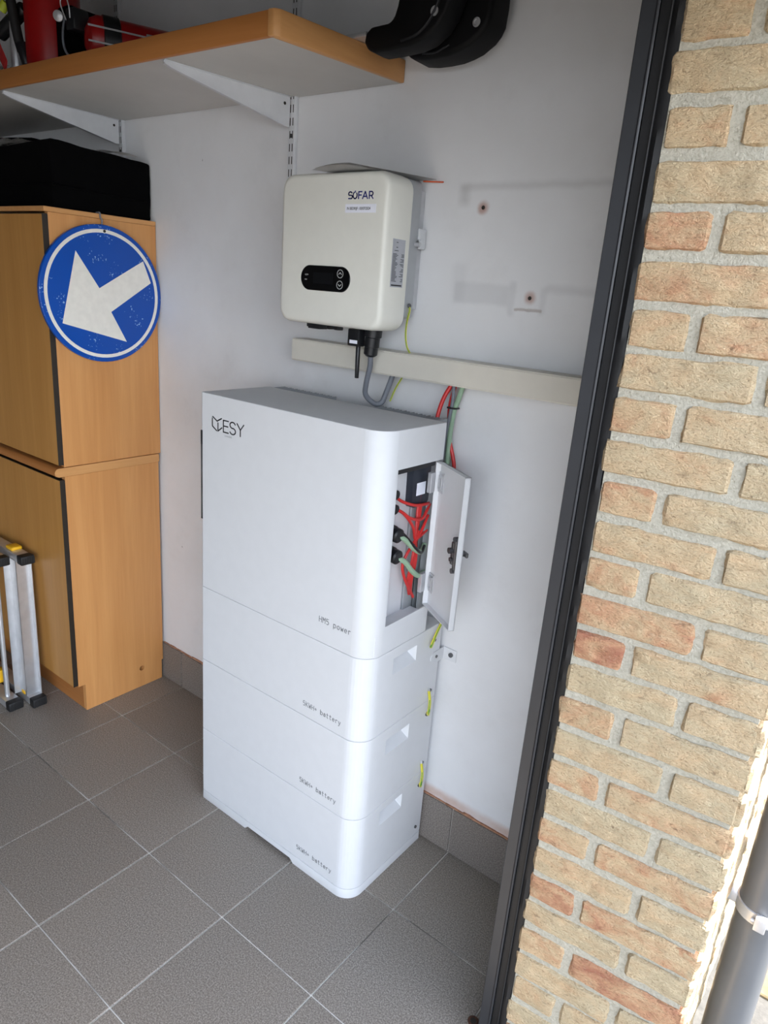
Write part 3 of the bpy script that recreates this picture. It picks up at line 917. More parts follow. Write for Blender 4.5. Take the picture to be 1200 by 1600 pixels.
dbox(dm, 0, DW, -0.002, 0.0125, DZ0, DZ0 + 0.002)
dro = dm.build('door', M['white_coat'], pu, smooth=False)
for zc in (1.078, 0.828):
    hm = MB()
    dbox(hm, 0.002, 0.028, 0.0005, 0.0030, zc - .024, zc + .024, 0.0008)
    dbox(hm, 0.006, 0.024, 0.0030, 0.0060, zc - .018, zc + .018, 0.0012)
    hm.cyl(dpt(-0.004, 0.006, zc - .020), dpt(-0.004, 0.006, zc + .020), 0.0045, n=12)
    hm.box(0.908, 0.9185, -0.131, -0.105, zc - .026, zc + .022, 0.001, 1)
    hg = hm.build('hinge', M['steel'], dro)
    cut(hg, dbox(MB(), 0.0115, 0.0185, 0.0034, 0.0100, zc - .011, zc + .011))
lk = MB()
dbox(lk, 0.112, 0.124, 0.0, 0.010, 0.918, 0.972, 0.002)
dbox(lk, 0.128, 0.138, 0.0, 0.012, 0.905, 0.985, 0.002)
lk.cyl(dpt(0.133, 0.0, 0.983), dpt(0.133, 0.015, 0.983), 0.006, n=12)
lk.cyl(dpt(0.133, 0.0, 0.909), dpt(0.133, 0.015, 0.909), 0.006, n=12)
lk.cyl(dpt(0.118, 0.006, 0.952), dpt(0.118, 0.018, 0.952), 0.007, n=12)
lk.cyl(dpt(0.121, 0.006, 0.932), dpt(0.121, 0.015, 0.932), 0.005, n=12)
lk.build('latch', M['dark_steel'], dro)
lko2 = MB()
lko2.cyl(dpt(0.122, -0.002, 0.945), dpt(0.122, -0.016, 0.945), 0.008, n=14)
dbox(lko2, 0.118, 0.140, -0.022, -0.015, 0.939, 0.951, 0.002)
lko2.build('latch_knob', M['dark_steel'], dro)

# ------------------------------------------------------------------ cable duct and the cables below it
cd = thing('cable_duct', (0.80, -0.03, 1.29), 'long cream plastic cable duct on the wall under the inverter', 'cable duct')
MB().box(0.388, 1.33, -0.060, -0.0005, 1.2912, 1.349, 0.0018, 2).build('duct', M['duct'], cd)
MB().box(0.3875, 1.331, -0.0612, -0.020, 1.2935, 1.3467, 0.0015, 1).build('lid', M['duct'], cd)

gc = thing('power_cable', (0.70, -0.07, 1.215), 'thick grey cable looping from the inverter plug up into the cream duct', 'cable')
MB().tube([(0.690, -0.098, 1.3345), (0.687, -0.094, 1.310), (0.672, -0.086, 1.265), (0.667, -0.078, 1.238), (0.681, -0.060, 1.2175), (0.696, -0.050, 1.221), (0.702, -0.042, 1.245), (0.713, -0.034, 1.2912)], 0.0066, 12).build('sheath', M['grey_cable'], gc)
t = thing('earth_wire', (0.745, -0.03, 1.29), 'thin green-yellow earth wire running beside the thick grey cable', 'wire')
MB().tube([(0.738, -0.025, 1.2912), (0.724, -0.026, 1.268), (0.714, -0.028, 1.245), (0.709, -0.032, 1.225)], 0.0022, 8).build('sheath', M['earth'], t)

def cable(label, m, pts, r, cat='cable', name='cable'):
    t = thing(name, pts[0], label, cat, 'cables hanging from the duct behind the tower')
    MB().tube(pts, r, 10).build('sheath', m, t)
    return t
cable('leftmost red cable from the duct, curving down behind the power unit', M['red_wire'], [(0.884, -0.030, 1.2915), (0.872, -0.038, 1.262), (0.864, -0.044, 1.225), (0.862, -0.050, 1.180), (0.868, -0.068, 1.120)], 0.0050, name='red_cable')
cable('red cable sweeping out to the right behind the open door', M['red_wire'], [(0.889, -0.022, 1.2915), (0.880, -0.022, 1.245), (0.881, -0.022, 1.205), (0.888, -0.022, 1.160), (0.906, -0.020, 1.105), (0.910, -0.020, 1.06)], 0.0046, name='red_cable')
cable('dark grey cable between the red and green ones below the duct', M['grey_cable'], [(0.892, -0.034, 1.2915), (0.893, -0.034, 1.255), (0.889, -0.034, 1.215), (0.882, -0.032, 1.170), (0.880, -0.032, 1.10)], 0.0042, name='grey_cable')
cable('pale green cable arching out of the duct, rightmost of the bundle', M['green_wire'], [(0.912, -0.026, 1.2915), (0.904, -0.026, 1.262), (0.894, -0.026, 1.225), (0.889, -0.024, 1.180), (0.890, -0.024, 1.100)], 0.0062, name='green_cable')
MB_t = MB().tube([(0.884, -0.040, 1.2380), (0.896, -0.042, 1.2380), (0.904, -0.036, 1.2375), (0.905, -0.022, 1.2372)], 0.0022, 8).build('cable_tie', M['black_plastic'])
tag(MB_t, 'small black cable tie holding the cable bundle below the duct', 'cable tie')

# ------------------------------------------------------------------ inverter
iv = thing('solar_inverter', (0.60, -0.10, 1.397), 'off-white wall-mounted solar inverter with a black display pill', 'inverter')
IX0, IX1, IZ0, IZ1, IYF = 0.4375, 0.7625, 1.3975, 1.7310, -0.164
b = bmesh.new()
rings = []
for y, ins in ((-0.076, 0.001), (-0.090, 0.0), (-0.150, 0.0005), (-0.158, 0.003), (-0.1625, 0.007), (IYF, 0.013)):
    r = 0.034 - ins * .6
    pts = rrect(IX0 + ins, IX1 - ins, IZ0 + ins, IZ1 - ins, r, 7)
    rings.append([b.verts.new((x, y, z)) for x, z in pts])
for a, c in zip(rings, rings[1:]):
    n = len(a)
    for i in range(n): b.faces.new((a[i], a[(i + 1) % n], c[(i + 1) % n], c[i]))
b.faces.new(rings[0]); b.faces.new(rings[-1][::-1])
mb = MB(); mb._merge(b)
mb.build('front_shell', M['inverter_shell'], iv)
hs = MB().prism([(x, -0.030, z) for x, z in rrect(0.452, 0.7530, 1.427, 1.727, 0.010, 3)], (0, -0.046, 0), 0.002)
hs.build('heat_sink', M['grey_alu'], iv)
MB().box(0.47, 0.742, -0.030, -0.0005, 1.45, 1.71, 0.001, 1).build('mounting_plate', M['steel'], iv)
ear = MB()
ear.box(0.752, 0.7585, -0.034, -0.008, 1.584, 1.628, 0.002)
ear.box(0.752, 0.764, -0.034, -0.029, 1.584, 1.606, 0.002)
eo = ear.build('mounting_ear', M['bracket_white'], iv)
MB().cyl((0.748, -0.040, 1.5935), (0.766, -0.040, 1.5935), 0.0052, n=10).build('screw', M['steel'], eo)
MB().cyl((0.752, -0.047, 1.4575), (0.757, -0.047, 1.4575), 0.0052, n=8).build('earth_bolt', M['dark_steel'], iv)
# display
dp_ = MB()
dp_.prism([(x, IYF + 0.001, z) for x, z in rrect(0.5145, 0.669, 1.4755, 1.5315, 0.0279, 10)], (0, -0.003, 0), 0.0008, 1)
dpo = dp_.build('display_panel', M['black_gloss'], iv)
MB().box(0.556, 0.616, IYF - 0.0024, IYF - 0.0019, 1.491, 1.516).build('screen', M['screen'], dpo, smooth=False)
for zc, s in ((1.5158, 1), (1.4915, -1)):
    strokes('button_ring', [arc(0.6393, zc, 0.0088, 0.0088, 0, 360, 28), [(0.6350, zc - 0.0012 * s), (0.6393, zc + 0.0028 * s), (0.6436, zc - 0.0012 * s)]], (0, IYF - 0.0021, 0), (1, 0, 0), (0, 0, 1), 0.0013, M['print_white'], dpo, 0.0004)
lettering('lettering', 'COM', (0.5285, IYF - 0.0021, 1.5085), (1, 0, 0), (0, 0, 1), 0.0032, M['print_white'], dpo)
lettering('lettering', 'INV', (0.5285, IYF - 0.0021, 1.4975), (1, 0, 0), (0, 0, 1), 0.0032, M['print_white'], dpo)
# maker's name and the dated sticker
SF = [arc(0.6550, 1.6843, 0.0050, 0.0036, 20, 180, 8)[0:] + [(0.6500, 1.6838)] + arc(0.6530, 1.6838, 0.0030, 0.0028, 180, 270, 5) + [(0.6575, 1.6810)] + arc(0.6580, 1.6777, 0.0030, 0.0033, 90, -90, 8) + [(0.6503, 1.6744)],
      arc(0.6690, 1.6810, 0.0056, 0.0067, 120, 400, 22), [(0.6690, 1.6895), (0.6690, 1.6868)],
      [(0.6790, 1.6738), (0.6790, 1.6878), (0.6880, 1.6878)], [(0.6790, 1.6812), (0.6868, 1.6812)],
      [(0.6905, 1.6738), (0.6975, 1.6880), (0.7045, 1.6738)], [(0.6935, 1.6782), (0.7015, 1.6782)],
      [(0.7092, 1.6738), (0.7092, 1.6878), (0.7150, 1.6878)] + arc(0.7150, 1.6838, 0.0042, 0.0040, 90, -90, 8) + [(0.7092, 1.6798)], [(0.7145, 1.6798), (0.7200, 1.6738)]]
strokes('lettering', SF, (0, IYF, 0), (1, 0, 0), (0, 0, 1), 0.0025, M['ink_blue'], iv)
ss = MB().box(0.6425, 0.7300, IYF - 0.0006, IYF + 0.0002, 1.6455, 1.6630).build('sticker', M['sticker'], iv, smooth=False)
ss['label'] = 'white sticker with a date'
lettering('lettering', 'IN BEDRIJF : 03/07/2024', (0.6475, IYF - 0.0006, 1.6515), (1, 0, 0), (0, 0, 1), 0.0056, M['ink_black'], ss, bold=0.0001, squeeze=0.84)
# rating plate on the right side
XR = IX1 + 0.0002
rp = MB().box(XR - 0.0004, XR + 0.0005, -0.1375, -0.0925, 1.496, 1.597).build('rating_label', M['sticker_grey'], iv, smooth=False)
rp['label'] = 'grey rating label full of small print'
pr = MB()
random.seed(11)
def bar(y0, y1, z, h): pr.box(XR + 0.0005, XR + 0.0008, y0, y1, z - h / 2, z + h / 2)
bar(-0.125, -0.119, 1.590, .0014); bar(-0.125, -0.119, 1.580, .0014); bar(-0.131, -0.116, 1.573, .0012)
for i in range(23):
    z = 1.566 - i * 0.0026
    a = random.uniform(.010, .020)
    bar(-0.1355, -0.1355 + a, z, 0.0012)
    c = random.uniform(.004, .014)
    if i % 4 != 3: bar(-0.0945 - c, -0.0945, z, 0.0012)
bar(-0.135, -0.096, 1.500, .0030)
pr.build('small_print', M['ink_black'], rp, smooth=False)
# sockets along the underside
MB().box(0.500, 0.540, -0.125, -0.095, 1.388, 1.399, 0.002).build('socket', M['black_plastic'], iv)
MB().box(0.519, 0.558, -0.140, -0.110, 1.3855, 1.399, 0.002).build('socket', M['black_plastic'], iv)
MB().box(0.577, 0.586, -0.135, -0.115, 1.388, 1.399, 0.002).build('socket', M['black_plastic'], iv)
MB().box(0.600, 0.614, -0.135, -0.115, 1.388, 1.399, 0.002).build('socket', M['black_plastic'], iv)
an = MB().box(0.6435, 0.6790, -0.133, -0.109, 1.3565, 1.396, 0.003)
ano = an.build('radio_stick', M['black_plastic'], iv)
MB().box(0.651, 0.675, -0.1336, -0.1329, 1.3625, 1.3705).build('sticker', M['sticker'], ano, smooth=False)
MB().cyl((0.668, -0.120, 1.358), (0.669, -0.120, 1.2815), 0.0058, 0.0050, 12, 0.001).build('antenna', M['black_plastic'], ano)
plug = MB()
plug.lathe((0.7000, -0.105, 1.400), (-0.12, 0.04, -1), [(0.021, 0), (0.021, 0.018), (0.0180, 0.020), (0.0180, 0.042), (0.0165, 0.043), (0.0165, 0.060), (0.0125, 0.064), (0.009, 0.066)], 24)
plug.build('cable_plug', M['black_plastic'], iv)
t = thing('earth_wire', (0.745, -0.045, 1.45), 'thin green-yellow earth wire from the inverter edge to the duct top', 'wire')
MB().tube([(0.755, -0.047, 1.4555), (0.757, -0.047, 1.446), (0.7490, -0.043, 1.420), (0.7460, -0.040, 1.392), (0.7490, -0.036, 1.365), (0.7570, -0.032, 1.3485)], 0.0022, 8).build('sheath', M['earth'], t)
tag(MB().tube([(0.740, -0.012, 1.7305), (0.790, -0.004, 1.7290)], 0.0016, 6).build('wire_stub', M['orange_wire']), 'short orange wire stub sticking out behind the inverter top', 'wire')

# folded leaflet lying on the inverter
lf = thing('leaflet', (0.66, -0.12, 1.731), 'folded white paper leaflet lying on top of the inverter', 'leaflet')
for dz, tw in ((0.0, 0.0), (0.0022, 0.012)):
    b = bmesh.new()
    nu_, nv_ = 10, 6
    A, B_, C_, D_ = Vector((0.556, -0.186, 0)), Vector((0.690, -0.222, 0)), Vector((0.772, -0.012, 0)), Vector((0.638, -0.008, 0))
    g = []
    for j in range(nv_ + 1):
        row = []
        for i in range(nu_ + 1):
            u, v = i / nu_, j / nv_
            p = (A * (1 - u) + B_ * u) * (1 - v) + (D_ * (1 - u) + C_ * u) * v
            z = 1.7322 + dz + 0.0030 * math.sin(u * 3.1) * (1 - v) + tw * 0.12 * (1 - v)
            row.append(b.verts.new((p.x + tw * .3, p.y + tw * .4, z)))
        g.append(row)
    for j in range(nv_):
        for i in range(nu_): b.faces.new((g[j][i], g[j][i + 1], g[j + 1][i + 1], g[j + 1][i]))
    r_ = bmesh.ops.solidify(b, geom=b.faces[:], thickness=0.0007)
    mb = MB(); mb._merge(b)
    mb.build('sheet', M['paper'], lf)

# ------------------------------------------------------------------ cabinets
CX1, CYF, CXL = -0.2956, -0.3520, -1.50
def side_panel(pts, name, parent, m, th=0.018):
    return MB().prism([(CX1, y, z) for y, z in pts], (-th, 0, 0), 0.0006, 1).build(name, m, parent)
lc = thing('lower_cabinet', (-0.70, -0.18, 0), 'lower beech-veneer cabinet with a dark-edged door, standing on the floor beside the tower', 'cabinet')
sp = side_panel([(CYF, 0.104), (CYF, 0.858), (-0.012, 0.858), (-0.012, 0.079), (-0.018, 0.079), (-0.018, 0.001), (-0.327, 0.001), (-0.327, 0.104)], 'side_panel', lc, M['wood'])
cut(sp, MB().cyl((CX1 - 0.05, -0.104, 0.0765), (CX1 + 0.05, -0.104, 0.0765), 0.0095, n=24))
for p in sp.data.polygons: p.use_smooth = False
MB().box(CXL, CX1 - 0.018, -0.327, -0.311, 0.001, 0.104).build('plinth', M['wood_x'], lc, smooth=False)
MB().box(CXL, CX1 - 0.018, CYF, -0.020, 0.104, 0.122).build('floor_panel', M['wood_x'], lc, smooth=False)
MB().box(CXL, CX1 - 0.018, -0.026, -0.012, 0.122, 0.858).build('back_panel', M['wood_x'], lc, smooth=False)
def cab_door(z0, z1, parent, x1, x0):
    d = MB().box(x0, x1 - 0.0012, CYF - 0.0170, CYF - 0.0012, z0, z1, 0.0006, 1).build('door', M['wood_door'], parent)
    e = MB().box(x1 - 0.0012, x1 + 0.0006, CYF - 0.0168, CYF - 0.0005, z0, z1).box(x0, x1, CYF - 0.0165, CYF - 0.002, z1 - 0.0005, z1 + 0.0018)
    e.build('edging', M['dark_edge'], d, smooth=False)
    return d
cab_door(0.110, 0.846, lc, CX1 - 0.001, -0.895)
cab_door(0.110, 0.846, lc, -0.899, -1.498)
wt = MB()
pf = [(-0.012, 0.8595), (-0.3715, 0.8595)] + [(a, b_) for a, b_ in arc(-0.3715, 0.8735, 0.0140, 0.0140, 270, 90, 10)] + [(-0.012, 0.8875)]
wt.prism([(CX1 + 0.003, y, z) for y, z in pf], (CXL - CX1 - 0.003, 0, 0))
wto = wt.build('worktop', M['wood_x'])
tag(wto, 'beech worktop with a rounded front edge between the two cabinets', 'worktop')
end = MB().prism([(CX1 + 0.0032, y, z) for y, z in pf], (0.0008, 0, 0)).build('end_edging', M['wood_y'], wto)

uc = thing('upper_cabinet', (-0.70, -0.18, 0.8875), 'upper beech-veneer cabinet with a dark-edged door, standing on the worktop', 'cabinet')
side_panel([(CYF, 0.8885), (CYF, 1.6265), (-0.003, 1.6265), (-0.003, 0.8885)], 'side_panel', uc, M['wood'])
MB().box(CXL, CX1 + 0.001, CYF - 0.012, -0.003, 1.6270, 1.6405, 0.0008, 1).build('top_panel', M['wood_y'], uc)
MB().box(CXL, CX1 - 0.018, -0.020, -0.006, 0.8885, 1.6265).build('back_panel', M['wood_x'], uc, smooth=False)
cab_door(0.8960, 1.6195, uc, CX1 - 0.001, -0.895)
cab_door(0.8960, 1.6195, uc, -0.899, -1.498)

# ------------------------------------------------------------------ road sign hanging on the upper cabinet
SX, SY, SZ, SR = CX1 + 0.016, -0.2005, 1.4105, 0.2000
rs = thing('road_sign', (SX, SY, SZ - SR), 'round blue road sign with a white arrow pointing down left, hung on the cabinet side', 'sign')
MB().lathe((SX - 0.010, SY, SZ), (1, 0, 0), [(SR - .002, 0), (SR, 0.001), (SR, 0.010), (SR - .0015, 0.0115), (SR - .004, 0.0118)], 72).build('plate', M['sign_blue'], rs)
xr = SX + 0.0024
MB().lathe((SX, SY, SZ), (1, 0, 0), [(SR * .885, 0.0016), (SR * .885, 0.0024), (SR * .935, 0.0024), (SR * .935, 0.0016)], 72).build('rim_band', M['sign_white'], rs)
kk = 0.8733
AR = [(-0.3801, 1.5187), (-0.3203, 1.7533), (-0.2405, 1.6375), (-0.0658, 1.7387), (-0.0361, 1.6652), (-0.1995, 1.5595), (-0.1420, 1.4561)]
cy_, cz_ = -0.2217, 1.6158
MB().prism([(xr, SY + (y - cy_) * kk, SZ + (z - cz_) * kk) for y, z in AR], (0.0006, 0, 0)).build('arrow', M['sign_white'], rs)
MB().cyl((SX, SY + 0.008, SZ + SR * .91), (SX + 0.004, SY + 0.008, SZ + SR * .91), 0.0042, n=10).build('hole_screw', M['dark_edge'], rs)
MB().tube([(SX - 0.012, SY + 0.008, SZ + SR * .95), (SX - 0.0115, SY + 0.010, SZ + SR + 0.012), (SX - 0.0115, SY + 0.005, 1.630), (SX - 0.012, SY + 0.004, 1.6425), (SX - 0.03, SY + 0.004, 1.643)], 0.0025, 8).build('string', M['grey_cable'], rs)

# ------------------------------------------------------------------ on top of the cabinets
bc = thing('storage_case', (-0.72, -0.16, 1.6405), 'soft black fabric case lying on top of the cabinets', 'case')
b = bmesh.new()
bmesh.ops.create_cube(b, size=1.0)
bmesh.ops.subdivide_edges(b, edges=b.edges[:], cuts=9, use_grid_fill=True)
for v in b.verts:
    x, y, z = v.co + Vector((.5, .5, .5))
    sag = 0.006 * noise.noise(Vector((x * 9, y * 5, z * 4))) * (1 if z > .05 else 0)
    top = 1.6408 + 0.178 - 0.012 * y - 0.018 * (1 - x) + 0.006 * noise.noise(Vector((x * 6, y * 4, 2)))
    r = 0.0
    v.co = Vector((-1.15 + x * (1.15 - 0.312) + sag * .5, -0.326 + y * 0.321 + sag * .3, 1.6408 + z * (top - 1.6408)))
bmesh.ops.bevel(b, geom=[e for e in b.edges if e.calc_face_angle(0) > 0.9], offset=0.008, segments=2, profile=0.5, affect='EDGES')
mb = MB(); mb._merge(b); mb.build('body', M['black_fabric'], bc)
MB().tube([(-1.14, -0.328, 1.700), (-0.72, -0.330, 1.704), (-0.318, -0.330, 1.700), (-0.3085, -0.315, 1.700), (-0.3085, -0.16, 1.697), (-0.3085, -0.015, 1.694)], 0.003, 8).build('zip', M['black_fabric'], bc)
ps = MB()
b = bmesh.new()
g = []
for i in range(9):
    u = i / 8
    x, y = -0.445 + 0.150 * u, -0.135 + 0.020 * u
    z = 1.8235 - 0.012 * u + 0.010 * math.sin(u * 3.14)
    g.append([b.verts.new((x, y, z)), b.verts.new((x + .004, y + 0.055, z + .004))])
for a, c in zip(g, g[1:]): b.faces.new((a[0], c[0], c[1], a[1]))
bmesh.ops.solidify(b, geom=b.faces[:], thickness=0.0012)
ps._merge(b)
tag(ps.build('paper_strip', M['paper']), 'narrow white paper strip lying on the black case under the shelf', 'paper')
def crumpled(x0, x1, y0, y1, z0, h, seed, name, nu=16, nv=12):
    """a low dome of creased clear film"""
    b = bmesh.new()
    g = []
    for j in range(nv + 1):
        row = []
        for i in range(nu + 1):
            u, v = i / nu, j / nv
            dome = (math.sin(u * math.pi) * math.sin(v * math.pi)) ** .6
            q = Vector((u * 7 + seed, v * 7, seed * 2.3))
            row.append(b.verts.new((x0 + (x1 - x0) * u, y0 + (y1 - y0) * v, z0 + dome * h * (.6 + .8 * abs(noise.noise(q))))))
        g.append(row)
    for j in range(nv):
        for i in range(nu): b.faces.new((g[j][i], g[j][i + 1], g[j + 1][i + 1], g[j + 1][i]))
    bmesh.ops.solidify(b, geom=b.faces[:], thickness=0.0008)
    mb = MB(); mb._merge(b)
    return mb.build(name, M['film'])
tag(crumpled(-0.86, -0.50, -0.31, -0.17, 1.823, 0.030, 3, 'plastic_film'), 'crumpled clear plastic film lying on the black case', 'plastic film')
fb = thing('folded_tarpaulin', (-0.95, -0.12, 1.84), 'dark folded tarpaulin lying deep on top of the black case under the shelf', 'tarpaulin')
b = bmesh.new()
bmesh.ops.create_cube(b, size=1.0)
bmesh.ops.subdivide_edges(b, edges=b.edges[:], cuts=5, use_grid_fill=True)
for v in b.verts:
    x, y, z = v.co + Vector((.5, .5, .5))
    v.co = Vector((-1.40 + x * 0.66, -0.155 + y * 0.14, 1.836 + z * (0.075 - 0.035 * x) + 0.006 * noise.noise(Vector((x * 5, y * 3, z)))))
mb = MB(); mb._merge(b); mb.build('fold', M['black_fabric'], fb)

# ------------------------------------------------------------------ shelf on slotted rails
SH0, SH1 = 1.9380, 1.9835
sh = thing('shelf', (0.0, -0.18, SH0), 'white melamine shelf board with beech edging across the top left of the wall', 'shelf')
MB().prism([(-1.30, -0.388, SH0), (0.590, -0.346, SH0), (0.652, -0.003, SH0), (-1.30, -0.003, SH0)], (0, 0, SH1 - SH0)).build('board', M['shelf_white'], sh, smooth=False)
fe = MB().prism([(-1.30, -0.3975, SH0 - .0005), (0.602, -0.355, SH0 - .0005), (0.602, -0.343, SH0 - .0005), (-1.30, -0.385, SH0 - .0005)], (0, 0, SH1 - SH0 + .001), 0.004).build('front_edging', M['wood_x'], sh)
ee = MB().prism([(0.588, -0.358, SH0 - .0005), (0.6035, -0.3555, SH0 - .0005), (0.6115, -0.345, SH0 - .0005), (0.657, -0.002, SH0 - .0005), (0.645, -0.002, SH0 - .0005)], (0, 0, SH1 - SH0 + .001), 0.003).build('end_edging', M['wood_y'], sh)
def shelf_bracket(a, w, label):
    """thin tapering console from tip a to the rail at w"""
    t = thing('shelf_bracket', (w[0], w[1], 1.87), label, 'shelf bracket', 'shelf brackets')
    A, W = Vector((a[0], a[1], 0)), Vector((w[0], w[1], 0))
    d = (W - A).normalized(); s = Vector((d.y, -d.x, 0)) * 0.0012
    z1 = SH0 - 0.0006
    pts = [A + Vector((0, 0, z1)), W + Vector((0, 0, z1)), W + Vector((0, 0, z1 - 0.070)), W - d * 0.02 + Vector((0, 0, z1 - 0.069)), A + d * 0.02 + Vector((0, 0, z1 - 0.014)), A + Vector((0, 0, z1 - 0.008))]
    MB().prism([p - s for p in pts], s * 2).build('web', M['bracket_white'], t, smooth=False)
    fl = MB()
    lo = [pts[5], pts[4], pts[3]]
    for p, q in zip(lo, lo[1:]):
        fl.prism([p - s * 4.5, p + s * 4.5, p + s * 4.5 + Vector((0, 0, .0018)), p - s * 4.5 + Vector((0, 0, .0018))], q - p)
    fl.prism([pts[0] - s * 5, pts[0] + s * 5, pts[0] + s * 5 - Vector((0, 0, .0016)), pts[0] - s * 5 - Vector((0, 0, .0016))], pts[1] - pts[0])
    fl.build('flange', M['bracket_white'], t, smooth=False)
    c = W - d * 0.016 + Vector((0, 0, z1 - 0.018))
    n_ = s.normalized()
    MB().cyl(c - n_ * .0016, c + n_ * .0018, 0.0038, n=12).build('hole', M['dark_edge'], t)
    return t
shelf_bracket((0.250, -0.352), (0.3060, -0.0165), 'white shelf bracket nearest the shelf end, above the inverter')
shelf_bracket((-0.4720, -0.3655), (-0.4600, -0.0165), 'white shelf bracket at the far left, above the black case')
def rail(x, z0, z1, label):
    t = thing('shelf_rail', (x, -0.008, z0), label, 'wall rail', 'slotted shelf rails')
    b_ = MB().box(x - 0.0125, x + 0.0125, -0.0125, -0.0005, z0, z1, 0.0015, 1).build('channel', M['bracket_white'], t)
    z = z1 - 0.02
    sl = MB()
    while z > z0 + 0.03:
        for dx in (-0.0048, 0.0048):
            sl.box(x + dx - 0.0013, x + dx + 0.0013, -0.0130, -0.0122, z - 0.018, z)
        z -= 0.030
    sl.build('slots', M['dark_edge'], t, smooth=False)
    tag(t.children[-1], kind='stuff')
    MB().cyl((x, -0.012, 1.8485), (x, -0.0138, 1.8485), 0.0052, n=12).build('screw', M['dark_steel'], t)
    return t
rail(0.3105, 1.735, 2.45, 'white slotted wall rail running down behind the inverter')
rail(-0.4600, 1.700, 2.45, 'white slotted wall rail behind the black case')

# ------------------------------------------------------------------ on the shelf
fx = thing('fire_extinguisher', (-0.385, -0.255, SH1), 'red extinguisher standing upright at the shelf front with a black hose', 'extinguisher')
MB().lathe((-0.385, -0.255, SH1), (0, 0, 1), [(0.040, 0.0), (0.060, 0.003), (0.069, 0.014), (0.072, 0.030), (0.072, 0.270), (0.064, 0.305), (0.040, 0.330), (0.022, 0.340), (0.022, 0.36)], 36).build('bottle', M['red_paint'], fx)
MB().cyl((-0.385, -0.255, SH1 + 0.35), (-0.385, -0.255, SH1 + 0.40), 0.026, 0.018, 16).box(-0.47, -0.35, -0.268, -0.242, SH1 + 0.385, SH1 + 0.40, 0.004).build('valve', M['black_plastic'], fx)
MB().tube([(-0.400, -0.275, SH1 + 0.38), (-0.455, -0.320, SH1 + 0.33), (-0.475, -0.325, SH1 + 0.22), (-0.462, -0.318, SH1 + 0.105), (-0.452, -0.312, SH1 + 0.06)], 0.013, 12).build('hose', M['rubber'], fx)
MB().cyl((-0.452, -0.312, SH1 + 0.080), (-0.438, -0.306, SH1 + 0.026), 0.017, 0.014, 14, 0.002).build('nozzle', M['black_plastic'], fx)
hd = thing('torch', (-0.535, -0.30, 2.10), 'black torch with a yellow-green tip propped beside the red extinguisher', 'torch')
MB().cyl((-0.570, -0.315, 2.098), (-0.475, -0.285, 2.160), 0.019, 0.019, 18, 0.004).build('barrel', M['black_plastic'], hd)
MB().cyl((-0.535, -0.322, 2.150), (-0.520, -0.314, 2.172), 0.012, 0.012, 12, 0.003).build('tip', flat('yellow_green_plastic', srgb(190, 205, 60), 0.5), hd)
MB().cyl((-0.500, -0.305, SH1), (-0.500, -0.305, 2.125), 0.016, 0.013, 14, 0.002).build('stand', M['steel'], hd)
MB_s = MB().tube([(-0.80, -0.30, 2.120), (-0.68, -0.31, 2.112), (-0.575, -0.325, 2.075), (-0.515, -0.340, 2.035), (-0.485, -0.345, 2.006)], 0.018, 10, 8, 0.2).build('strap', M['red_strap'])
tag(MB_s, 'flat red webbing strap draped over the clear bag on the shelf', 'strap')
tag(crumpled(-0.95, -0.56, -0.345, -0.12, SH1 + 0.001, 0.075, 8, 'plastic_bag', 20, 14), 'crumpled clear plastic bag at the left end of the shelf', 'bag')

# lying red cylinder in its wire-strapped carrier
A, B_ = Vector((-0.145, -0.290, 2.0435)), Vector((-0.030, -0.035, 2.0435))
D = (B_ - A).normalized(); Nn = Vector((D.y, -D.x, 0))
rc = thing('gas_cylinder', (A.x, A.y, SH1), 'red cylinder lying on the shelf with a metal carrying bracket', 'cylinder')
MB().lathe(A, D, [(0.020, -0.012), (0.046, 0.0), (0.055, 0.016), (0.055, 0.230), (0.046, 0.262), (0.02, 0.276)], 30).build('bottle', M['red_paint'], rc)
ck = MB()
for q in (0.0, 1.0):
    zz = 2.024 + q * 0.034
    ck.prism([A + Nn * .0555 - D * 0.01 + Vector((0, 0, zz - A.z)), A + Nn * .0575 - D * 0.01 + Vector((0, 0, zz - A.z)), A + Nn * .0575 - D * 0.01 + Vector((0, 0, zz + .004 - A.z)), A + Nn * .0555 - D * 0.01 + Vector((0, 0, zz + .004 - A.z))], D * 0.22)
p = A + Nn * .0555 + D * 0.13
ck.prism([p + Vector((0, 0, -.022)), p + Nn * .002 + Vector((0, 0, -.022)), p + Nn * .002 + Vector((0, 0, .024)), p + Vector((0, 0, .024))], D * 0.026)
cko = ck.build('carrier', M['steel'], rc)
c = p + D * .013 + Vector((0, 0, 0.002))
MB().cyl(c + Nn * .001, c + Nn * .0028, 0.0045, n=10).build('hole', M['dark_edge'], cko)
MB().lathe(A + D * 0.028, D, [(0.0555, 0), (0.0585, 0.002), (0.0585, 0.040), (0.0555, 0.042)], 30).build('band', M['black_plastic'], rc)
MB().box(-0.190, -0.150, -0.330, -0.285, 2.055, 2.105, 0.006).build('buckle', M['black_plastic'], rc)
MB().tube([(-0.175, -0.335, 2.075), (-0.180, -0.345, 2.11), (-0.168, -0.340, 2.13), (-0.160, -0.335, 2.105), (-0.165, -0.330, 2.08)], 0.0016, 6).build('ring', M['steel'], rc)
kb = thing('tool_bag', (-0.26, -0.20, SH1), 'black tool bag with a steel ring between the two red cylinders', 'bag')
kq = MB().box(-0.300, -0.225, -0.300, -0.120, SH1 + 0.001, SH1 + 0.150, 0.018, 3)
kq.build('pouch', M['black_fabric'], kb)
MB().lathe((-0.262, -0.306, 2.105), (0.6, -0.75, -0.2), [(0.011, 0), (0.013, 0.001), (0.013, 0.004), (0.011, 0.005)], 20).build('ring', M['steel'], kb)
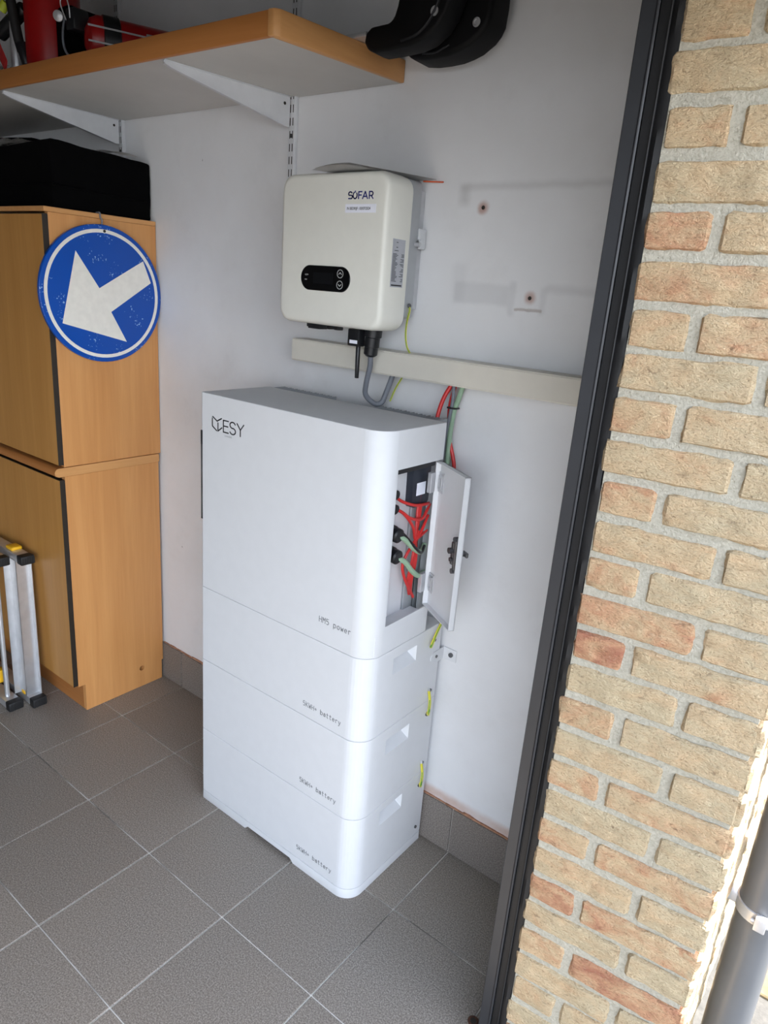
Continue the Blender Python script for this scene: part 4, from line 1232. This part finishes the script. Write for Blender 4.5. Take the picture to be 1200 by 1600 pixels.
MB().tube([(-0.235, -0.305, 2.10), (-0.225, -0.318, 2.05), (-0.200, -0.325, 2.01), (-0.165, -0.320, 1.990)], 0.003, 6).build('cord', M['grey_cable'], kb)

# two black padded shells overhanging the shelf end
def shell(name, outline, y0, y1, label, bev=0.014):
    t = thing(name, (outline[0][0], (y0 + y1) / 2, min(z for x, z in outline)), label, 'padded shell', 'black padded shells')
    MB().prism([(x, y0, z) for x, z in outline], (0, y1 - y0, 0), bev, 3).build('pad', M['pad_cover'], t)
    return t
o1 = [(0.672, 1.9690), (0.676, 1.9860), (0.690, 1.9950), (0.735, 1.9960), (0.746, 2.0040), (0.753, 2.0220), (0.760, 2.0600), (0.775, 2.30), (0.920, 2.30), (0.905, 2.10), (0.885, 2.030), (0.870, 1.9950), (0.853, 1.9740), (0.824, 1.9570), (0.792, 1.9500), (0.744, 1.9480), (0.703, 1.9480), (0.684, 1.9540)]
s1 = shell('padded_shell', o1, -0.170, -0.115, 'black padded shell nearer the camera, its blunt toe pointing at the shelf end', 0.010)
MB().lathe((0.846, -0.1695, 2.000), (0, -1, 0), [(0.0085, 0), (0.0085, 0.0025), (0.006, 0.003), (0.003, 0.002)], 18).build('rivet', M['steel'], s1)
MB().tube([(0.770, -0.1705, 1.9600), (0.806, -0.1710, 1.9660), (0.835, -0.1710, 1.9850), (0.856, -0.1710, 2.020), (0.872, -0.1710, 2.08), (0.885, -0.1710, 2.30)], 0.003, 8).build('piping', M['black_plastic'], s1)
o2 = [(0.722, 2.010), (0.722, 1.9750), (0.730, 1.9590), (0.749, 1.9490), (0.775, 1.9455), (0.806, 1.9450), (0.837, 1.9465), (0.860, 1.9510), (0.882, 1.9575), (0.908, 1.9725), (0.920, 1.9850), (0.927, 1.9990), (0.930, 2.03), (0.930, 2.30), (0.740, 2.30), (0.725, 2.08)]
s2 = shell('padded_shell', o2, -0.102, -0.030, 'black padded shell behind the other, hanging past the shelf end by the wall', 0.010)
MB().lathe((0.899, -0.1015, 1.9945), (0, -1, 0), [(0.0085, 0), (0.0085, 0.002), (0.0055, 0.0025), (0.0045, 0.001)], 18).build('rivet', M['steel'], s2)
MB().tube([(0.775, -0.1025, 1.9560), (0.80, -0.1030, 1.9535), (0.815, -0.1030, 1.9555), (0.84, -0.1025, 1.9640)], 0.0022, 8).build('piping', M['black_plastic'], s2)
wl = MB().box(0.585, 0.700, -0.060, -0.022, 1.9842, 1.996, 0.002)
tag(wl.build('white_slat', M['shelf_white']), 'white slat lying on the shelf end under the black shells', 'slat')
gb = MB().box(0.520, 0.668, -0.158, -0.118, 1.9842, 1.994, 0.002)
tag(gb.build('metal_bar', M['alu']), 'short aluminium bar lying on the shelf, poking out behind the nearer black shell', 'bar')

# ------------------------------------------------------------------ folded aluminium trestles
def trestle(x_end, y, name, label, wide):
    t = thing(name, (x_end - 0.2, y, 0), label, 'trestle', 'folded trestles')
    lean, sh_ = 0.014, 0.055
    MB().box(x_end - 0.62, x_end - 0.028, y - 0.022, y + 0.022, 0.003, 0.030, 0.002).build('foot_bar', M['alu'], t)
    f = MB().box(x_end - 0.030, x_end, y - 0.025, y + 0.025, 0.0005, 0.034, 0.005)
    f.build('foot_cap', M['rubber'], t)
    rb = MB()
    for k in range(5):
        rb.box(x_end - 0.0006, x_end + 0.0014, y - 0.019 + k * 0.009, y - 0.0145 + k * 0.009, 0.005, 0.029)
    rb.build('cap_ribs', M['rubber'], t.children[-1], smooth=False)
    zt = 0.555
    MB().box(x_end - 0.62, x_end - 0.008 - sh_, y - 0.020 + lean, y + 0.020 + lean, zt - 0.026, zt, 0.002).build('head_bar', M['alu'], t)
    c = MB().box(x_end - 0.012 - sh_, x_end + 0.022 - sh_, y - 0.023 + lean, y + 0.023 + lean, zt - 0.030, zt + 0.002, 0.005).build('head_cap', M['rubber'], t)
    rb = MB()
    for k in range(5):
        rb.box(x_end + 0.0215 - sh_, x_end + 0.0235 - sh_, y - 0.019 + lean + k * 0.009, y - 0.0145 + lean + k * 0.009, zt - 0.026, zt - 0.003)
    rb.build('cap_ribs', M['rubber'], c, smooth=False)
    if wide:
        xr = x_end - 0.050
        r = MB()
        def strip(x0, x1, y0, y1):
            r.prism([(x0, y0, 0.028), (x1, y0, 0.028), (x1, y1, 0.028), (x0, y1, 0.028)], (-0.028, lean, zt - 0.052))
        strip(xr - 0.002, xr, y - 0.022, y + 0.022)
        strip(xr - 0.002, xr + 0.020, y + 0.020, y + 0.022)
        strip(xr - 0.045, xr, y - 0.022, y - 0.020)
        strip(xr - 0.047, xr - 0.045, y - 0.042, y - 0.020)
        r.build('upright', M['alu'], t, smooth=False)
        MB().box(xr - 0.035, xr - 0.012, y - 0.024, y + 0.010, 0.030, 0.044, 0.003).build('joint', M['yellow_plastic'], t)
    else:
        MB().cyl((x_end - 0.065, y, 0.028), (x_end - 0.095, y + lean, zt - 0.028), 0.0085, n=14).build('upright', M['alu'], t)
        MB().box(x_end - 0.125, x_end - 0.090, y - 0.018, y + 0.018, 0.070, 0.120, 0.008).build('joint', M['yellow_plastic'], t)
    MB().box(x_end - 0.155, x_end - 0.110, y - 0.016 + lean, y + 0.020 + lean, zt, zt + 0.012, 0.004).build('clip', M['yellow_plastic'], t)
    return t
trestle(-0.428, -0.424, 'folding_trestle', 'folded aluminium trestle closest to the cabinet door, wide grooved upright', True)
trestle(-0.462, -0.490, 'folding_trestle', 'folded aluminium trestle in front of the other, thin round upright', False)
